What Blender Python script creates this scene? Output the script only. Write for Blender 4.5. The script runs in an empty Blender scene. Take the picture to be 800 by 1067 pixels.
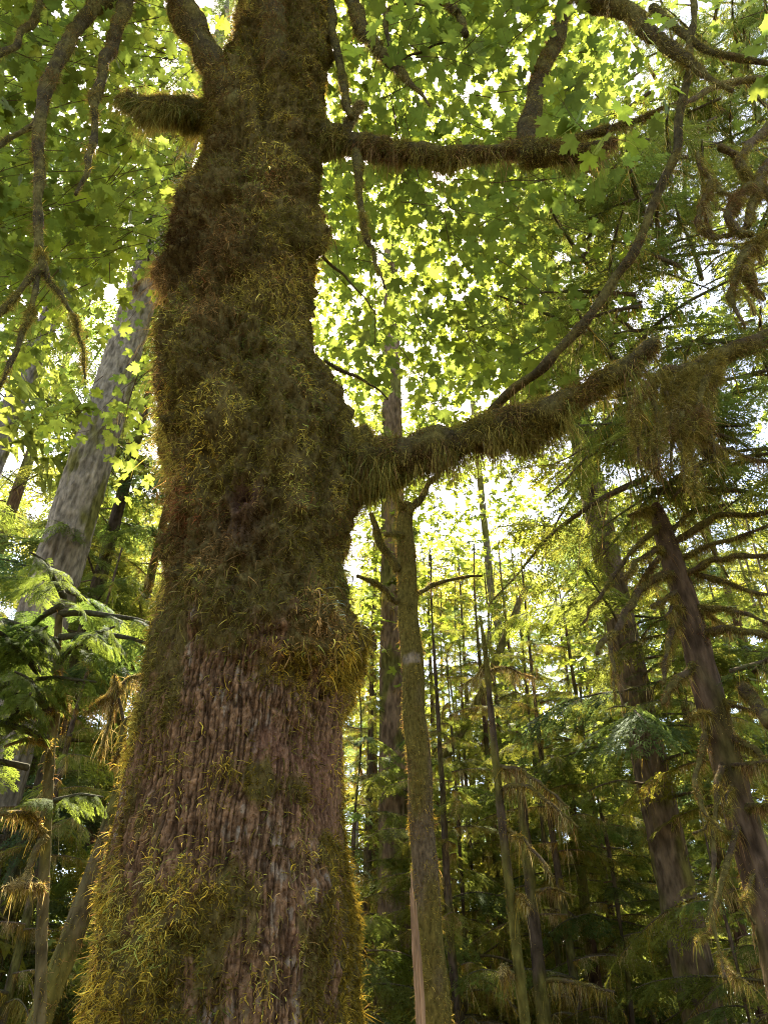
import bpy, math, random
import numpy as np
from mathutils import Vector

rng = np.random.default_rng(11)
random.seed(11)
SC = bpy.context.scene
COL = SC.collection

# ------------------------------------------------------------------ camera
F = 770.0                       # focal length in photo pixels (photo 800 x 1067)
PITCH = math.radians(36.0)
CP, SP = math.cos(PITCH), math.sin(PITCH)
CAM = np.array([0.0, 0.0, 1.6])
FWD = np.array([0.0, CP, SP])

def ray(px, py):
    u = (px - 400.0) / F
    v = (533.5 - py) / F
    return np.array([u, CP - v * SP, SP + v * CP])

def P(px, py, Y):
    d = ray(px, py)
    return CAM + d * (Y / d[1])

def Pd(px, py, dist):
    d = ray(px, py)
    return CAM + d * (dist / np.linalg.norm(d))

def depth(p):
    return float(np.dot(np.asarray(p) - CAM, FWD))

def RW(rpx, p):
    return rpx * depth(p) / F

cam_d = bpy.data.cameras.new('camera')
cam = bpy.data.objects.new('camera', cam_d)
COL.objects.link(cam)
cam.location = CAM
cam.rotation_euler = (math.radians(90) + PITCH, 0, 0)
cam_d.sensor_fit = 'VERTICAL'
cam_d.sensor_height = 36.0
cam_d.sensor_width = 27.0
cam_d.lens = F / 1067.0 * 36.0
cam_d.clip_start = 0.05
cam_d.clip_end = 2000
SC.camera = cam

# ------------------------------------------------------------------ noise
def _hash(ix, iy, iz, seed):
    h = (ix.astype(np.int64) * 374761393 + iy.astype(np.int64) * 668265263 + iz.astype(np.int64) * 2147483647 + seed * 974711) & 0xffffffff
    h = ((h ^ (h >> 13)) * 1274126177) & 0xffffffff
    h = ((h ^ (h >> 16)) * 2246822519) & 0xffffffff
    return ((h ^ (h >> 15)) & 0xffffff).astype(np.float64) / float(0xffffff)

def vn(p, seed=0):
    p = np.asarray(p, dtype=np.float64)
    i = np.floor(p).astype(np.int64)
    f = p - i
    f = f * f * (3 - 2 * f)
    out = np.zeros(len(p))
    for dx in (0, 1):
        wx = f[:, 0] if dx else 1 - f[:, 0]
        for dy in (0, 1):
            wy = f[:, 1] if dy else 1 - f[:, 1]
            for dz in (0, 1):
                wz = f[:, 2] if dz else 1 - f[:, 2]
                out += wx * wy * wz * _hash(i[:, 0] + dx, i[:, 1] + dy, i[:, 2] + dz, seed)
    return out

def fbm(p, seed=0, octv=3):
    p = np.asarray(p, dtype=np.float64)
    s, a, t = 0.0, 1.0, 0.0
    for k in range(octv):
        s = s + a * vn(p * (2.03 ** k) + 17.3 * k, seed + k)
        t += a
        a *= 0.5
    return s / t

def sst(a, b, x):
    t = np.clip((x - a) / (b - a), 0, 1)
    return t * t * (3 - 2 * t)

def nrmz(v):
    v = np.asarray(v, dtype=np.float64)
    return v / np.maximum(np.linalg.norm(v, axis=-1, keepdims=True), 1e-9)

# ------------------------------------------------------------------ mesh building
class MB:
    def __init__(self):
        self.v, self.f, self.m, self.c, self.n = [], [], [], [], 0
    def add(self, v, f, col=(0.2, 0.2, 0.2), mat=0):
        v = np.asarray(v, dtype=np.float32).reshape(-1, 3)
        f = np.asarray(f, dtype=np.int32)
        col = np.asarray(col, dtype=np.float32)
        if col.ndim == 1:
            col = np.broadcast_to(col, (len(v), 3))
        self.v.append(v)
        self.c.append(col)
        self.f.append(f + self.n)
        self.m.append(np.full(len(f), mat, dtype=np.int32))
        self.n += len(v)
        return self
    def arrays(self):
        return np.concatenate(self.v), self.f, self.m, np.concatenate(self.c)
    def add_mb(self, other, R, off, s=1.0, colmul=None):
        """a transformed copy of another builder"""
        V, fs, ms, C = other.cache()
        W = (V * s) @ np.asarray(R).T + np.asarray(off)
        base = self.n
        self.v.append(W.astype(np.float32))
        self.c.append(C if colmul is None else (C * np.asarray(colmul, dtype=np.float32)))
        for f, m in zip(fs, ms):
            self.f.append(f + base)
            self.m.append(m)
        self.n += len(V)
    def cache(self):
        if not hasattr(self, '_c'):
            V = np.concatenate(self.v); C = np.concatenate(self.c)
            by = {}
            for f, m in zip(self.f, self.m):
                by.setdefault(f.shape[1], []).append((f, m))
            fs = [np.concatenate([a for a, b in l]) for l in by.values()]
            ms = [np.concatenate([b for a, b in l]) for l in by.values()]
            self._c = (V, fs, ms, C)
        return self._c
    def build(self, name, mats, parent=None, smooth=True, loc=None):
        V, fs, ms, C = np.concatenate(self.v), self.f, self.m, np.concatenate(self.c)
        if loc is not None:
            V = V - np.asarray(loc, dtype=np.float32)
        me = bpy.data.meshes.new(name)
        nl = sum(f.size for f in fs)
        nf = sum(len(f) for f in fs)
        me.vertices.add(len(V))
        me.vertices.foreach_set('co', V.astype(np.float32).ravel())
        me.loops.add(nl)
        me.polygons.add(nf)
        me.loops.foreach_set('vertex_index', np.concatenate([f.ravel() for f in fs]).astype(np.int32))
        tot = np.concatenate([np.full(len(f), f.shape[1], dtype=np.int32) for f in fs])
        st = np.concatenate([[0], np.cumsum(tot)[:-1]]).astype(np.int32)
        me.polygons.foreach_set('loop_start', st)
        me.polygons.foreach_set('loop_total', tot)
        me.polygons.foreach_set('material_index', np.concatenate(ms))
        me.polygons.foreach_set('use_smooth', np.full(nf, smooth, dtype=bool))
        a = me.attributes.new('col', 'FLOAT_COLOR', 'POINT')
        a.data.foreach_set('color', np.concatenate([C, np.ones((len(C), 1), np.float32)], axis=1).astype(np.float32).ravel())
        for m in (mats if isinstance(mats, (list, tuple)) else [mats]):
            me.materials.append(m)
        me.update(calc_edges=True)
        o = bpy.data.objects.new(name, me)
        COL.objects.link(o)
        if loc is not None:
            o.location = loc
        if parent is not None:
            attach(o, parent)
        return o

def wloc(o):
    l = np.array(o.location)
    while o.parent is not None:
        o = o.parent
        l = l + np.array(o.location)
    return l

def attach(o, parent):
    """parent without moving (every root is unrotated while it is being built)"""
    l = np.array(o.location) - wloc(parent)
    o.parent = parent
    o.location = l

def empty(name, loc=(0, 0, 0)):
    o = bpy.data.objects.new(name, None)
    o.empty_display_size = 0.3
    COL.objects.link(o)
    o.location = loc
    return o

def tag(o, label=None, cat=None, group=None, kind=None):
    for k, v in (('label', label), ('category', cat), ('group', group), ('kind', kind)):
        if v:
            o[k] = v
    return o

def copy_tree(o, parent=None):
    c = o.copy()
    COL.objects.link(c)
    c.parent = parent
    for ch in list(o.children):
        copy_tree(ch, c)
    return c

# ------------------------------------------------------------------ shapes
def spline(pts, rad, per):
    """Catmull-Rom resampling of points and radii"""
    pts = np.asarray(pts, dtype=np.float64); rad = np.asarray(rad, dtype=np.float64)
    n = len(pts)
    A = np.column_stack([pts, rad])
    A = np.vstack([2 * A[0] - A[1], A, 2 * A[-1] - A[-2]])
    out = []
    for i in range(1, n):
        p0, p1, p2, p3 = A[i - 1], A[i], A[i + 1], A[i + 2]
        t = np.linspace(0, 1, per, endpoint=False)[:, None]
        out.append(0.5 * (2 * p1 + (p2 - p0) * t + (2 * p0 - 5 * p1 + 4 * p2 - p3) * t ** 2 + (3 * p1 - p0 - 3 * p2 + p3) * t ** 3))
    out.append(A[n:n + 1])
    R = np.concatenate(out)
    return R[:, :3], np.maximum(R[:, 3], 0.0008)

def tube(pts, rad, ns=8, per=5, lump=0.0, lfreq=9.0, seed=0, cap=True):
    c, r = spline(pts, rad, per)
    n = len(c)
    t = nrmz(np.gradient(c, axis=0))
    ref = np.array([0.0, 0, 1]) if abs(t[0][2]) < 0.8 else np.array([1.0, 0, 0])
    a = np.zeros((n, 3))
    u = nrmz(ref - t[0] * np.dot(ref, t[0]))
    for i in range(n):
        u = nrmz(u - t[i] * np.dot(u, t[i]))
        a[i] = u
    b = np.cross(t, a)
    th = np.linspace(0, 2 * math.pi, ns, endpoint=False)
    dirs = a[:, None, :] * np.cos(th)[None, :, None] + b[:, None, :] * np.sin(th)[None, :, None]
    rr = np.repeat(r[:, None], ns, axis=1)
    if lump:
        base = (c[:, None, :] + dirs * rr[:, :, None]).reshape(-1, 3)
        nn = fbm(base * lfreq, seed, 2).reshape(n, ns) - 0.5
        rr = rr * (1 + 2 * lump * nn)
    v = (c[:, None, :] + dirs * rr[:, :, None]).reshape(-1, 3)
    nr = dirs.reshape(-1, 3)
    i = np.arange(n - 1)[:, None] * ns
    j = np.arange(ns)[None, :]
    k = (j + 1) % ns
    f = np.stack([i + j, i + k, i + ns + k, i + ns + j], axis=-1).reshape(-1, 4)
    if cap:
        v = np.vstack([v, c[0] - t[0] * r[0] * 0.3, c[-1] + t[-1] * r[-1] * 0.6])
        nr = np.vstack([nr, -t[0], t[-1]])
        jj = np.arange(ns); kk = (jj + 1) % ns
        e = (n - 1) * ns
        f = np.vstack([f, np.stack([np.full(ns, n * ns), kk, jj, jj], -1), np.stack([np.full(ns, n * ns + 1), e + jj, e + kk, e + kk], -1)])
        tri = f[-2 * ns:, :3]
        return v, f[:-2 * ns], nr, tri
    return v, f, nr, None

def add_tube(mb, pts, rad, col, mat=0, **kw):
    v, f, nr, tri = tube(pts, rad, **kw)
    cc = np.asarray(col)
    if cc.ndim == 1:
        g = 0.7 + 0.6 * fbm(v * np.array([14, 14, 5.0]), 5, 2)
        cc = cc[None, :] * g[:, None]
    base = mb.n
    mb.add(v, f, cc, mat)
    if tri is not None:
        mb.f.append((tri + base).astype(np.int32))
        mb.m.append(np.full(len(tri), mat, dtype=np.int32))
    return v, f, nr

def sample_quads(v, f, n, w=None, nrm=None):
    """n random points on quads, weighted by area and by the vertex weight w"""
    a, b, c, d = v[f[:, 0]], v[f[:, 1]], v[f[:, 2]], v[f[:, 3]]
    N = np.cross(c - a, d - b)
    ar = np.linalg.norm(N, axis=1)
    pw = ar.copy()
    if w is not None:
        pw = pw * w[f].mean(axis=1)
    pw = pw / pw.sum()
    idx = rng.choice(len(f), n, p=pw)
    s, t = rng.random((n, 1)), rng.random((n, 1))
    p = (a[idx] * (1 - s) + b[idx] * s) * (1 - t) + (d[idx] * (1 - s) + c[idx] * s) * t
    if nrm is not None:
        nn = nrm[f[idx]].mean(axis=1)
    else:
        nn = N[idx]
    return p, nrmz(nn), idx

def strands(o, n, L, wid, droop=0.6, curl=0.7, segs=3, lift=1.0):
    """curly tapering moss blades; everything vectorised"""
    m = len(o)
    L = np.broadcast_to(L, (m,)).astype(np.float64)
    wid = np.broadcast_to(wid, (m,)).astype(np.float64)
    droop = np.broadcast_to(droop, (m,)).astype(np.float64)
    d = nrmz(n * lift + rng.normal(0, curl, (m, 3)))
    p = o - n * 0.004
    side = nrmz(np.cross(d, rng.normal(0, 1, (m, 3))))
    V = np.zeros((m, segs + 1, 2, 3))
    bend = rng.normal(0, curl * 0.9, (m, 3))
    for k in range(segs + 1):
        ww = wid * (1 - 0.8 * (k / segs) ** 1.6) * 0.5
        V[:, k, 0] = p - side * ww[:, None]
        V[:, k, 1] = p + side * ww[:, None]
        d = nrmz(d + bend / segs * 1.6 + np.array([0, 0, -1.0]) * (droop * 1.6 / segs * (k + 0.6))[:, None] + rng.normal(0, curl * 0.42, (m, 3)))
        p = p + d * (L / segs)[:, None]
    V = V.reshape(-1, 3)
    i = np.arange(m)[:, None] * (segs + 1) * 2
    k = np.arange(segs)[None, :] * 2
    f = np.stack([i + k, i + k + 1, i + k + 3, i + k + 2], -1).reshape(-1, 4)
    return V, f, (segs + 1) * 2

OLIVE = np.array([0.205, 0.160, 0.036]); BROWN = np.array([0.150, 0.086, 0.034]); GREEN = np.array([0.140, 0.150, 0.034])
YELL = np.array([0.26, 0.175, 0.026]); RUST = np.array([0.145, 0.052, 0.024]); STRAW = np.array([0.33, 0.26, 0.12]); TEAL = np.array([0.17, 0.21, 0.18])
MOSSPAL = np.stack([OLIVE, GREEN, BROWN, YELL, RUST, STRAW, TEAL])

def pal(n, weights, seed_pts=None, freq=4.0, seed=3, var=0.45):
    """per-strand moss colour: random palette pick, pulled together in patches"""
    w = np.asarray(weights, dtype=np.float64)
    if w.ndim == 1:
        w = np.broadcast_to(w, (n, len(w)))
    g = np.zeros((n, w.shape[1]))
    if seed_pts is not None:
        for j in range(w.shape[1]):
            g[:, j] = fbm(seed_pts * freq, seed + 31 * j, 2) * 5.0
    g = g + rng.gumbel(0, 0.55, (n, w.shape[1])) + np.log(np.maximum(w, 1e-6)) * 1.4
    k = np.argmax(g, axis=1)
    return MOSSPAL[k] * np.exp(rng.normal(0, var, n))[:, None]

def add_moss(mb, v, f, nr, n, L, wid=0.004, weights=(4, 2, 2, 1, 0.3, 0, 0), w=None, droop=0.7, curl=0.7, segs=3, mat=0, freq=4.0, lift=0.45):
    o, nn, idx = sample_quads(v, f, n, w, nr)
    Ls = L * np.exp(rng.normal(0, 0.40, n)) * (.30 + 1.5 * sst(.3, .72, fbm(o * 8.0, 171, 2)))
    V, F_, per = strands(o, nn, Ls, wid, droop, curl, segs, lift)
    mb.add(V, F_, np.repeat(pal(n, weights, o, freq), per, axis=0), mat)

def hang(mb, v, f, nr, n, L, wid=0.006, weights=(3, 1, 2, 2, 0.3, 2, 0), mat=0, segs=3):
    """a fringe that hangs from the underside of a limb"""
    o, nn, idx = sample_quads(v, f, n * 3, None, nr)
    keep = np.argsort(nn[:, 2] + rng.random(len(nn)) * 0.5)[:n]
    o, nn = o[keep], nn[keep]
    # gather the fringe into tassels
    clump = fbm(o * 9.0, 91, 2)
    Ls = L * np.exp(rng.normal(0, 0.45, n)) * (0.25 + 1.5 * np.clip((clump - 0.36) * 3.2, 0, 1))
    V, F_, per = strands(o, nrmz(nn * 0.4 + np.array([0, 0, -0.7])), Ls, wid * .75, 1.3, 0.32, segs)
    mb.add(V, F_, np.repeat(pal(n, weights, o, 5.0), per, axis=0), mat)

# ------------------------------------------------------------------ materials
def new_mat(name):
    m = bpy.data.materials.new(name)
    m.use_nodes = True
    nt = m.node_tree
    nt.nodes.clear()
    out = nt.nodes.new('ShaderNodeOutputMaterial')
    return m, nt, out

def col_mat(name, rough=0.8, transl=0.0, tmul=(1, 1, 1), nscale=20.0, namt=0.35, stretch=1.0, bump=0.0, bscale=60.0, spec=0.2):
    m, nt, out = new_mat(name)
    N = nt.nodes; Lk = nt.links
    at = N.new('ShaderNodeAttribute'); at.attribute_name = 'col'
    tc = N.new('ShaderNodeTexCoord')
    mp = N.new('ShaderNodeMapping'); mp.inputs['Scale'].default_value = (1, 1, stretch)
    Lk.new(tc.outputs['Object'], mp.inputs['Vector'])
    nz = N.new('ShaderNodeTexNoise'); nz.inputs['Scale'].default_value = nscale; nz.inputs['Detail'].default_value = 4
    Lk.new(mp.outputs[0], nz.inputs['Vector'])
    mr = N.new('ShaderNodeMapRange'); mr.inputs['From Min'].default_value = 0.3; mr.inputs['From Max'].default_value = 0.7
    mr.inputs['To Min'].default_value = 1 - namt; mr.inputs['To Max'].default_value = 1 + namt
    Lk.new(nz.outputs['Fac'], mr.inputs['Value'])
    vm = N.new('ShaderNodeVectorMath'); vm.operation = 'SCALE'
    Lk.new(at.outputs['Color'], vm.inputs[0]); Lk.new(mr.outputs[0], vm.inputs['Scale'])
    pb = N.new('ShaderNodeBsdfPrincipled')
    pb.inputs['Roughness'].default_value = rough
    pb.inputs['Specular IOR Level'].default_value = spec
    Lk.new(vm.outputs[0], pb.inputs['Base Color'])
    if bump:
        n2 = N.new('ShaderNodeTexNoise'); n2.inputs['Scale'].default_value = bscale; n2.inputs['Detail'].default_value = 5
        Lk.new(mp.outputs[0], n2.inputs['Vector'])
        bp = N.new('ShaderNodeBump'); bp.inputs['Strength'].default_value = bump; bp.inputs['Distance'].default_value = 0.02
        Lk.new(n2.outputs['Fac'], bp.inputs['Height']); Lk.new(bp.outputs[0], pb.inputs['Normal'])
    if transl:
        tr = N.new('ShaderNodeBsdfTranslucent')
        v2 = N.new('ShaderNodeVectorMath'); v2.operation = 'MULTIPLY'; v2.inputs[1].default_value = tmul
        Lk.new(vm.outputs[0], v2.inputs[0]); Lk.new(v2.outputs[0], tr.inputs['Color'])
        mx = N.new('ShaderNodeMixShader'); mx.inputs['Fac'].default_value = transl
        Lk.new(pb.outputs[0], mx.inputs[1]); Lk.new(tr.outputs[0], mx.inputs[2])
        Lk.new(mx.outputs[0], out.inputs['Surface'])
    else:
        Lk.new(pb.outputs[0], out.inputs['Surface'])
    return m

M_BARK = col_mat('furrowed_bark', 0.95, nscale=45, namt=0.45, stretch=0.5, bump=0.8, bscale=120, spec=0.02)
M_MOSS = col_mat('moss_strands', 0.95, 0.28, (1.6, 1.45, 1.1), 25, 0.25, spec=0.0)
M_LEAF = col_mat('maple_leaf', 0.55, 0.62, (2.1, 2.1, 1.5), 18, 0.18, spec=0.2)
M_NEEDLE = col_mat('conifer_needles', 0.65, 0.52, (2.4, 2.2, 1.2), 6, 0.3, spec=0.02)
M_TWIG = col_mat('twig_bark', 0.95, nscale=30, namt=0.4, bump=.5, bscale=70, spec=0.02)
M_CBARK = col_mat('conifer_bark', 0.95, nscale=16, namt=0.5, stretch=0.35, bump=1.0, bscale=30, spec=0.02)
M_WOOD = col_mat('split_wood', 0.9, nscale=30, namt=0.45, stretch=0.06, bump=0.7, bscale=60, spec=0.03)

# ------------------------------------------------------------------ leaf and frond templates
def maple_leaf(detail=True):
    """five-lobed leaf, stalk end at the origin, tip along +X, one unit long, flat in XY"""
    if detail:
        half = [(0.0, 0.0), (0.02, 0.10), (-0.06, 0.30), (0.08, 0.30), (0.12, 0.40), (0.20, 0.36), (0.27, 0.62), (0.36, 0.50), (0.47, 0.58), (0.45, 0.42),
                (0.60, 0.44), (0.50, 0.30), (0.42, 0.17), (0.60, 0.20), (0.68, 0.27), (0.74, 0.18), (0.86, 0.14), (0.84, 0.06), (1.0, 0.0)]
    else:
        half = [(0.0, 0.0), (-0.05, 0.30), (0.17, 0.36), (0.40, 0.60), (0.52, 0.36), (0.42, 0.16), (0.72, 0.22), (1.0, 0.0)]
    up = [(x, y) for x, y in half]
    dn = [(x, -y) for x, y in half[1:-1]][::-1]
    ring = np.array(up + dn)
    c = np.array([0.30, 0.0])
    V = np.vstack([np.append(c, 0), np.column_stack([ring, np.zeros(len(ring))])])
    V[:, 2] = -0.10 * np.abs(V[:, 1]) - 0.10 * V[:, 0] ** 2
    n = len(ring)
    f = np.stack([np.zeros(n, int), 1 + np.arange(n), 1 + (np.arange(n) + 1) % n], -1)
    return V, f

LEAF_HI, LEAF_LO = maple_leaf(True), maple_leaf(False)

def frames(dirs, ups):
    """rotation matrices whose columns are x=dirs, y, z~ups"""
    x = nrmz(dirs)
    y = nrmz(np.cross(ups, x))
    z = np.cross(x, y)
    return np.stack([x, y, z], axis=-1)

def scatter(mb, tpl, pos, R, s, col, mat=0):
    V, f = tpl
    m = len(pos)
    s = np.broadcast_to(s, (m,))
    W = np.einsum('mij,nj->mni', R, V) * s[:, None, None] + pos[:, None, :]
    Fc = (f[None] + (np.arange(m) * len(V))[:, None, None]).reshape(-1, f.shape[1])
    mb.add(W.reshape(-1, 3), Fc, np.repeat(col, len(V), axis=0), mat)

def frond_tpl(nside=12, nneed=6, seed=0, droop=0.25, nw=0.016, nl=0.055):
    """one flat spray of needles, unit length along +X"""
    r = np.random.default_rng(seed)
    V, fc = [], []
    def tri(a, b, c):
        k = len(V); V.extend([a, b, c]); fc.append((k, k + 1, k + 2))
    zf = lambda x, y: -droop * x * x - 0.25 * y * y
    for i in range(nside):
        t = 0.04 + 0.92 * i / nside
        for sg in (-1, 1):
            if r.random() < .10:
                continue
            l = (0.44 * (1 - t) ** 0.75 + 0.05) * r.uniform(0.5, 1.25) * min(1, 0.45 + 3 * t)
            an = math.radians(r.uniform(48, 66)) * sg
            dx, dy = math.cos(an), math.sin(an)
            zo = r.uniform(-0.09, 0.03)
            bx = t + r.uniform(-0.01, 0.01)
            tri((bx, 0, zf(bx, 0)), (bx + 0.008, 0, zf(bx, 0)), (bx + dx * l, dy * l, zf(bx + dx * l, dy * l) + zo))
            for k in range(nneed):
                q = (k + 0.6) / nneed
                cx, cy = bx + dx * l * q, dy * l * q
                for s2 in (-1, 1):
                    a2 = an + s2 * math.radians(r.uniform(40, 65))
                    ln = nl * r.uniform(0.7, 1.2) * (1.15 - 0.5 * q)
                    ex, ey = cx + math.cos(a2) * ln, cy + math.sin(a2) * ln
                    px, py = dx * nw, dy * nw
                    z0 = zf(cx, cy) + zo * q
                    tri((cx - px * .5, cy - py * .5, z0), (cx + px * .5, cy + py * .5, z0), (ex, ey, zf(ex, ey) + zo * q + r.uniform(-.012, .012)))
    return np.array(V), np.array(fc)

FR_FAR = [frond_tpl(9, 4, s, 0.3, 0.042, 0.10) for s in (1, 2, 3)]
FR_WOOD = [frond_tpl(6, 2, s, 0.3, 0.10, 0.17) for s in (8, 9)]
FR_MID = [frond_tpl(12, 6, s, 0.28, 0.024, 0.06) for s in (4, 5)]
def spray_tpl(seed):
    r = np.random.default_rng(seed)
    V, Fc, n = [], [], 0
    subs = [frond_tpl(7, 4, seed + k, .3, .05, .12) for k in range(2)]
    for i in range(12):
        t = .05 + .95 * i / 12
        for sg in ((-1, 1) if i < 11 else (0,)):
            if r.random() < .12:
                continue
            a = sg * math.radians(r.uniform(38, 62)); L = (.5 * (1 - t) ** .8 + .12) * r.uniform(.6, 1.2)
            c_, s_ = math.cos(a), math.sin(a)
            v, f = subs[r.integers(2)]
            w = v * L * np.array([1, .75, 1])
            w = np.column_stack([w[:, 0] * c_ - w[:, 1] * s_ + t, w[:, 0] * s_ + w[:, 1] * c_, w[:, 2] - r.uniform(0, .25) * np.hypot(w[:, 0], w[:, 1]) - .3 * (t + w[:, 0] * c_) ** 2])
            V.append(w); Fc.append(f + n); n += len(w)
    return np.concatenate(V), np.concatenate(Fc)
FR_NEAR = [spray_tpl(60), spray_tpl(70)]

NEED_A = np.array([0.078, 0.100, 0.028]); NEED_B = np.array([0.105, 0.115, 0.026]); NEED_C = np.array([0.060, 0.088, 0.042])

def make_bough(seed, L=3.0, fr=FR_FAR, nfr=13, sag=0.35, tips=0.85, moss=40, needle=NEED_A, ns=4):
    """a limb along +X with sprays to both sides; hanging moss when moss > 0.  mats: 0 needles 1 bark 2 moss"""
    r = np.random.default_rng(seed)
    mb = MB()
    t = np.linspace(0, 1, 6)
    pts = np.column_stack([L * t, 0.12 * L * np.sin(t * 3 + r.uniform(0, 6)) * t * 0.5, L * (0.10 * t - sag * t * t) + r.normal(0, .02, 6) * t])
    rad = 0.030 * (1 - t * 0.85) + 0.004
    v, f, nr = add_tube(mb, pts, rad, np.array([0.10, 0.075, 0.045]), 1, ns=ns, per=2)
    c, _ = spline(pts, rad, 6)
    for k in range(nfr):
        q = 0.16 + 0.84 * (k + r.uniform(0, .8)) / nfr
        i = min(int(q * (len(c) - 1)), len(c) - 2)
        p = c[i]; tg = nrmz(c[i + 1] - c[i])
        sg = 1 if k % 2 else -1
        yaw = sg * math.radians(r.uniform(25, 65)) if k < nfr - 1 else 0
        d = np.array([tg[0] * math.cos(yaw) - tg[1] * math.sin(yaw), tg[0] * math.sin(yaw) + tg[1] * math.cos(yaw), tg[2] - r.uniform(0.0, 0.35)])
        up = nrmz(np.array([r.normal(0, .25), r.normal(0, .25), 1]))
        s = L * 0.40 * (1.1 - 0.55 * q) * r.uniform(0.75, 1.2)
        g = math.exp(r.normal(0, .22))
        scatter(mb, fr[r.integers(len(fr))], p[None], frames(d[None], up[None]), s, (needle * g)[None], 0)
    if moss:
        hang(mb, v, f, nr, moss, 0.19, 0.012, (2, 1.2, 1.2, 2, 0, 3, 0), 2, 2)
    return mb

# ------------------------------------------------------------------ the big mossy maple
ROOT = np.array([P(237, 1067, 3.8)[0], 3.8, -0.05])
maple = empty('bigleaf_maple', ROOT)
tag(maple, 'huge moss-covered maple with bare furrowed bark low down, nearest and thickest of all the trees', 'tree')

EDGE = np.array([[-60, 250, 340], [0, 246, 340], [50, 240, 345], [80, 226, 345], [100, 220, 345], [130, 215, 346], [170, 207, 338], [200, 203, 335], [228, 186, 335], [250, 176, 337], [275, 172, 337],
                 [300, 170, 337], [330, 174, 340], [360, 165, 340], [400, 160, 347], [440, 157, 364], [470, 160, 374], [500, 162, 376], [520, 166, 372], [545, 169, 366], [600, 166, 366], [640, 159, 373],
                 [670, 155, 384], [690, 153, 383], [720, 149, 369], [760, 141, 361], [800, 135, 361], [850, 126, 361], [900, 116, 365], [950, 108, 373], [1000, 101, 376], [1067, 92, 379], [1120, 82, 386], [1400, 20, 440]], float)

def row_of(z, D):
    h = z - 1.6
    zc = D * CP + h * SP
    return 533.5 - F * (-D * SP + h * CP) / zc, zc

zs = np.concatenate([np.linspace(-0.3, 1.5, 50, endpoint=False), np.linspace(1.5, 4.1, 430, endpoint=False), np.linspace(4.1, 11.0, 380, endpoint=False), np.linspace(11.0, 14.0, 50)])
Ds = 3.8 - 0.055 * np.clip(zs - 1.6, 0, None)
rows = np.array([row_of(z, d) for z, d in zip(zs, Ds)])
py_, zc_ = rows[:, 0], rows[:, 1]
le = np.interp(py_, EDGE[:, 0], EDGE[:, 1]); ri = np.interp(py_, EDGE[:, 0], EDGE[:, 2])
# a light smoothing so that the outline has no corners
def smooth(a, k):
    ker = np.ones(k) / k
    return np.convolve(np.pad(a, (k // 2, k // 2), mode='edge'), ker, mode='valid')[:len(a)]
cx = ((le + ri) * 0.5 - 400) / F * zc_
rr = (ri - le) * 0.5 / F * zc_ * 0.97
top = sst(10.5, 14.0, zs)
rr = rr * (1 - top) + 0.34 * top
low = zs < 1.45
rr[low] = np.interp(zs[low], [-0.3, 0.2, 0.7, 1.45], [1.05, 0.86, 0.74, rr[np.argmin(abs(zs - 1.45))]])
cx[low] = cx[np.argmin(abs(zs - 1.45))]
cx, rr = smooth(cx, 9), smooth(rr, 9)
NT = 1000
th = np.linspace(0, 2 * math.pi, NT, endpoint=False)          # theta 0 faces the camera (-Y), +90 deg is +X
ST, CT = np.sin(th), np.cos(th)
dirs = np.column_stack([ST, -CT, np.zeros(NT)])
base = np.stack([cx, Ds, zs], -1)[:, None, :] + dirs[None] * rr[:, None, None]
q = base.reshape(-1, 3)
sv = np.tile(ST, len(zs)); fv = np.tile(CT, len(zs))
hh = q[:, 2] - 1.6
rowv = 533.5 - F * (-q[:, 1] * SP + hh * CP) / np.maximum(q[:, 1] * CP + hh * SP, .3)
colv = 400 + F * q[:, 0] / np.maximum(q[:, 1] * CP + hh * SP, .3)
zv = q[:, 2]
# furrowed bark: long interlacing ridges, cracked across
wq = q + 0.055 * np.column_stack([vn(q * 5, 1) - .5, vn(q * 5, 2) - .5, vn(q * 3, 3) - .5])
n1 = fbm(wq * np.array([56, 56, 4.2]), 10, 2); n2 = fbm(q * np.array([70, 70, 38.0]), 11, 2); n3 = vn(q * np.array([70, 70, 55.0]), 12)
plate = np.clip(np.abs(2 * n1 - 1) * 3.6, 0, 1); plate2 = np.clip(np.abs(2 * n2 - 1) * 4.0, 0, 1)
ridge = plate * (0.55 + 0.45 * plate2)
bark_h = 0.0125 * plate + 0.007 * plate2 + 0.010 * (n3 - .5)
big = fbm(q * np.array([2.2, 2.2, 1.2]), 20, 2) - 0.5
med = fbm(q * np.array([6.5, 6.5, 6.5]) + 3.1 * np.column_stack([big, big, big]), 24, 3) - 0.5
fine = fbm(q * np.array([22, 22, 14.0]), 27, 2) - 0.5
# where moss grows
nm = fbm(q * np.array([5, 5, 3.0]), 30, 3) - 0.5
nmf = fbm(q * np.array([16, 16, 6.0]), 34, 2) - 0.5
up = 1 - sst(585, 755, rowv + 130 * nm - 40 * sst(.2, .7, sv))
left = sst(0.42, 0.80, -sv + nm * .9) * (0.85 - 0.25 * sst(700, 760, rowv) * (1 - sst(860, 920, rowv)))
lowm = sst(800, 1010, rowv + 330 * nm) * (1 - 0.8 * sst(0.02, 0.62, sv + nm * 1.7) * (1 - sst(0.70, 0.92, sv + nm * .6)))
right = sst(0.74, 0.93, sv + nm * .5) * sst(830, 900, rowv)
burl = np.exp(-((rowv - 680) / 42) ** 2) * sst(0.55, 0.85, sv)
ledge = np.exp(-((rowv - 800 - 34 * sv) / 22) ** 2) * sst(0.0, 0.2, sv) * (1 - sst(0.7, 0.85, sv)) * 0.85
back = np.where(fv < 0, 0.5 + nm, 0)
cov = np.clip(np.maximum.reduce([up, left, lowm, right, burl, ledge, back]), 0, 1)
mask = np.clip(cov * 1.12 + (0.8 + 1.3 * sst(640, 800, rowv)) * nmf - 0.06, 0, 1)
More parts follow.
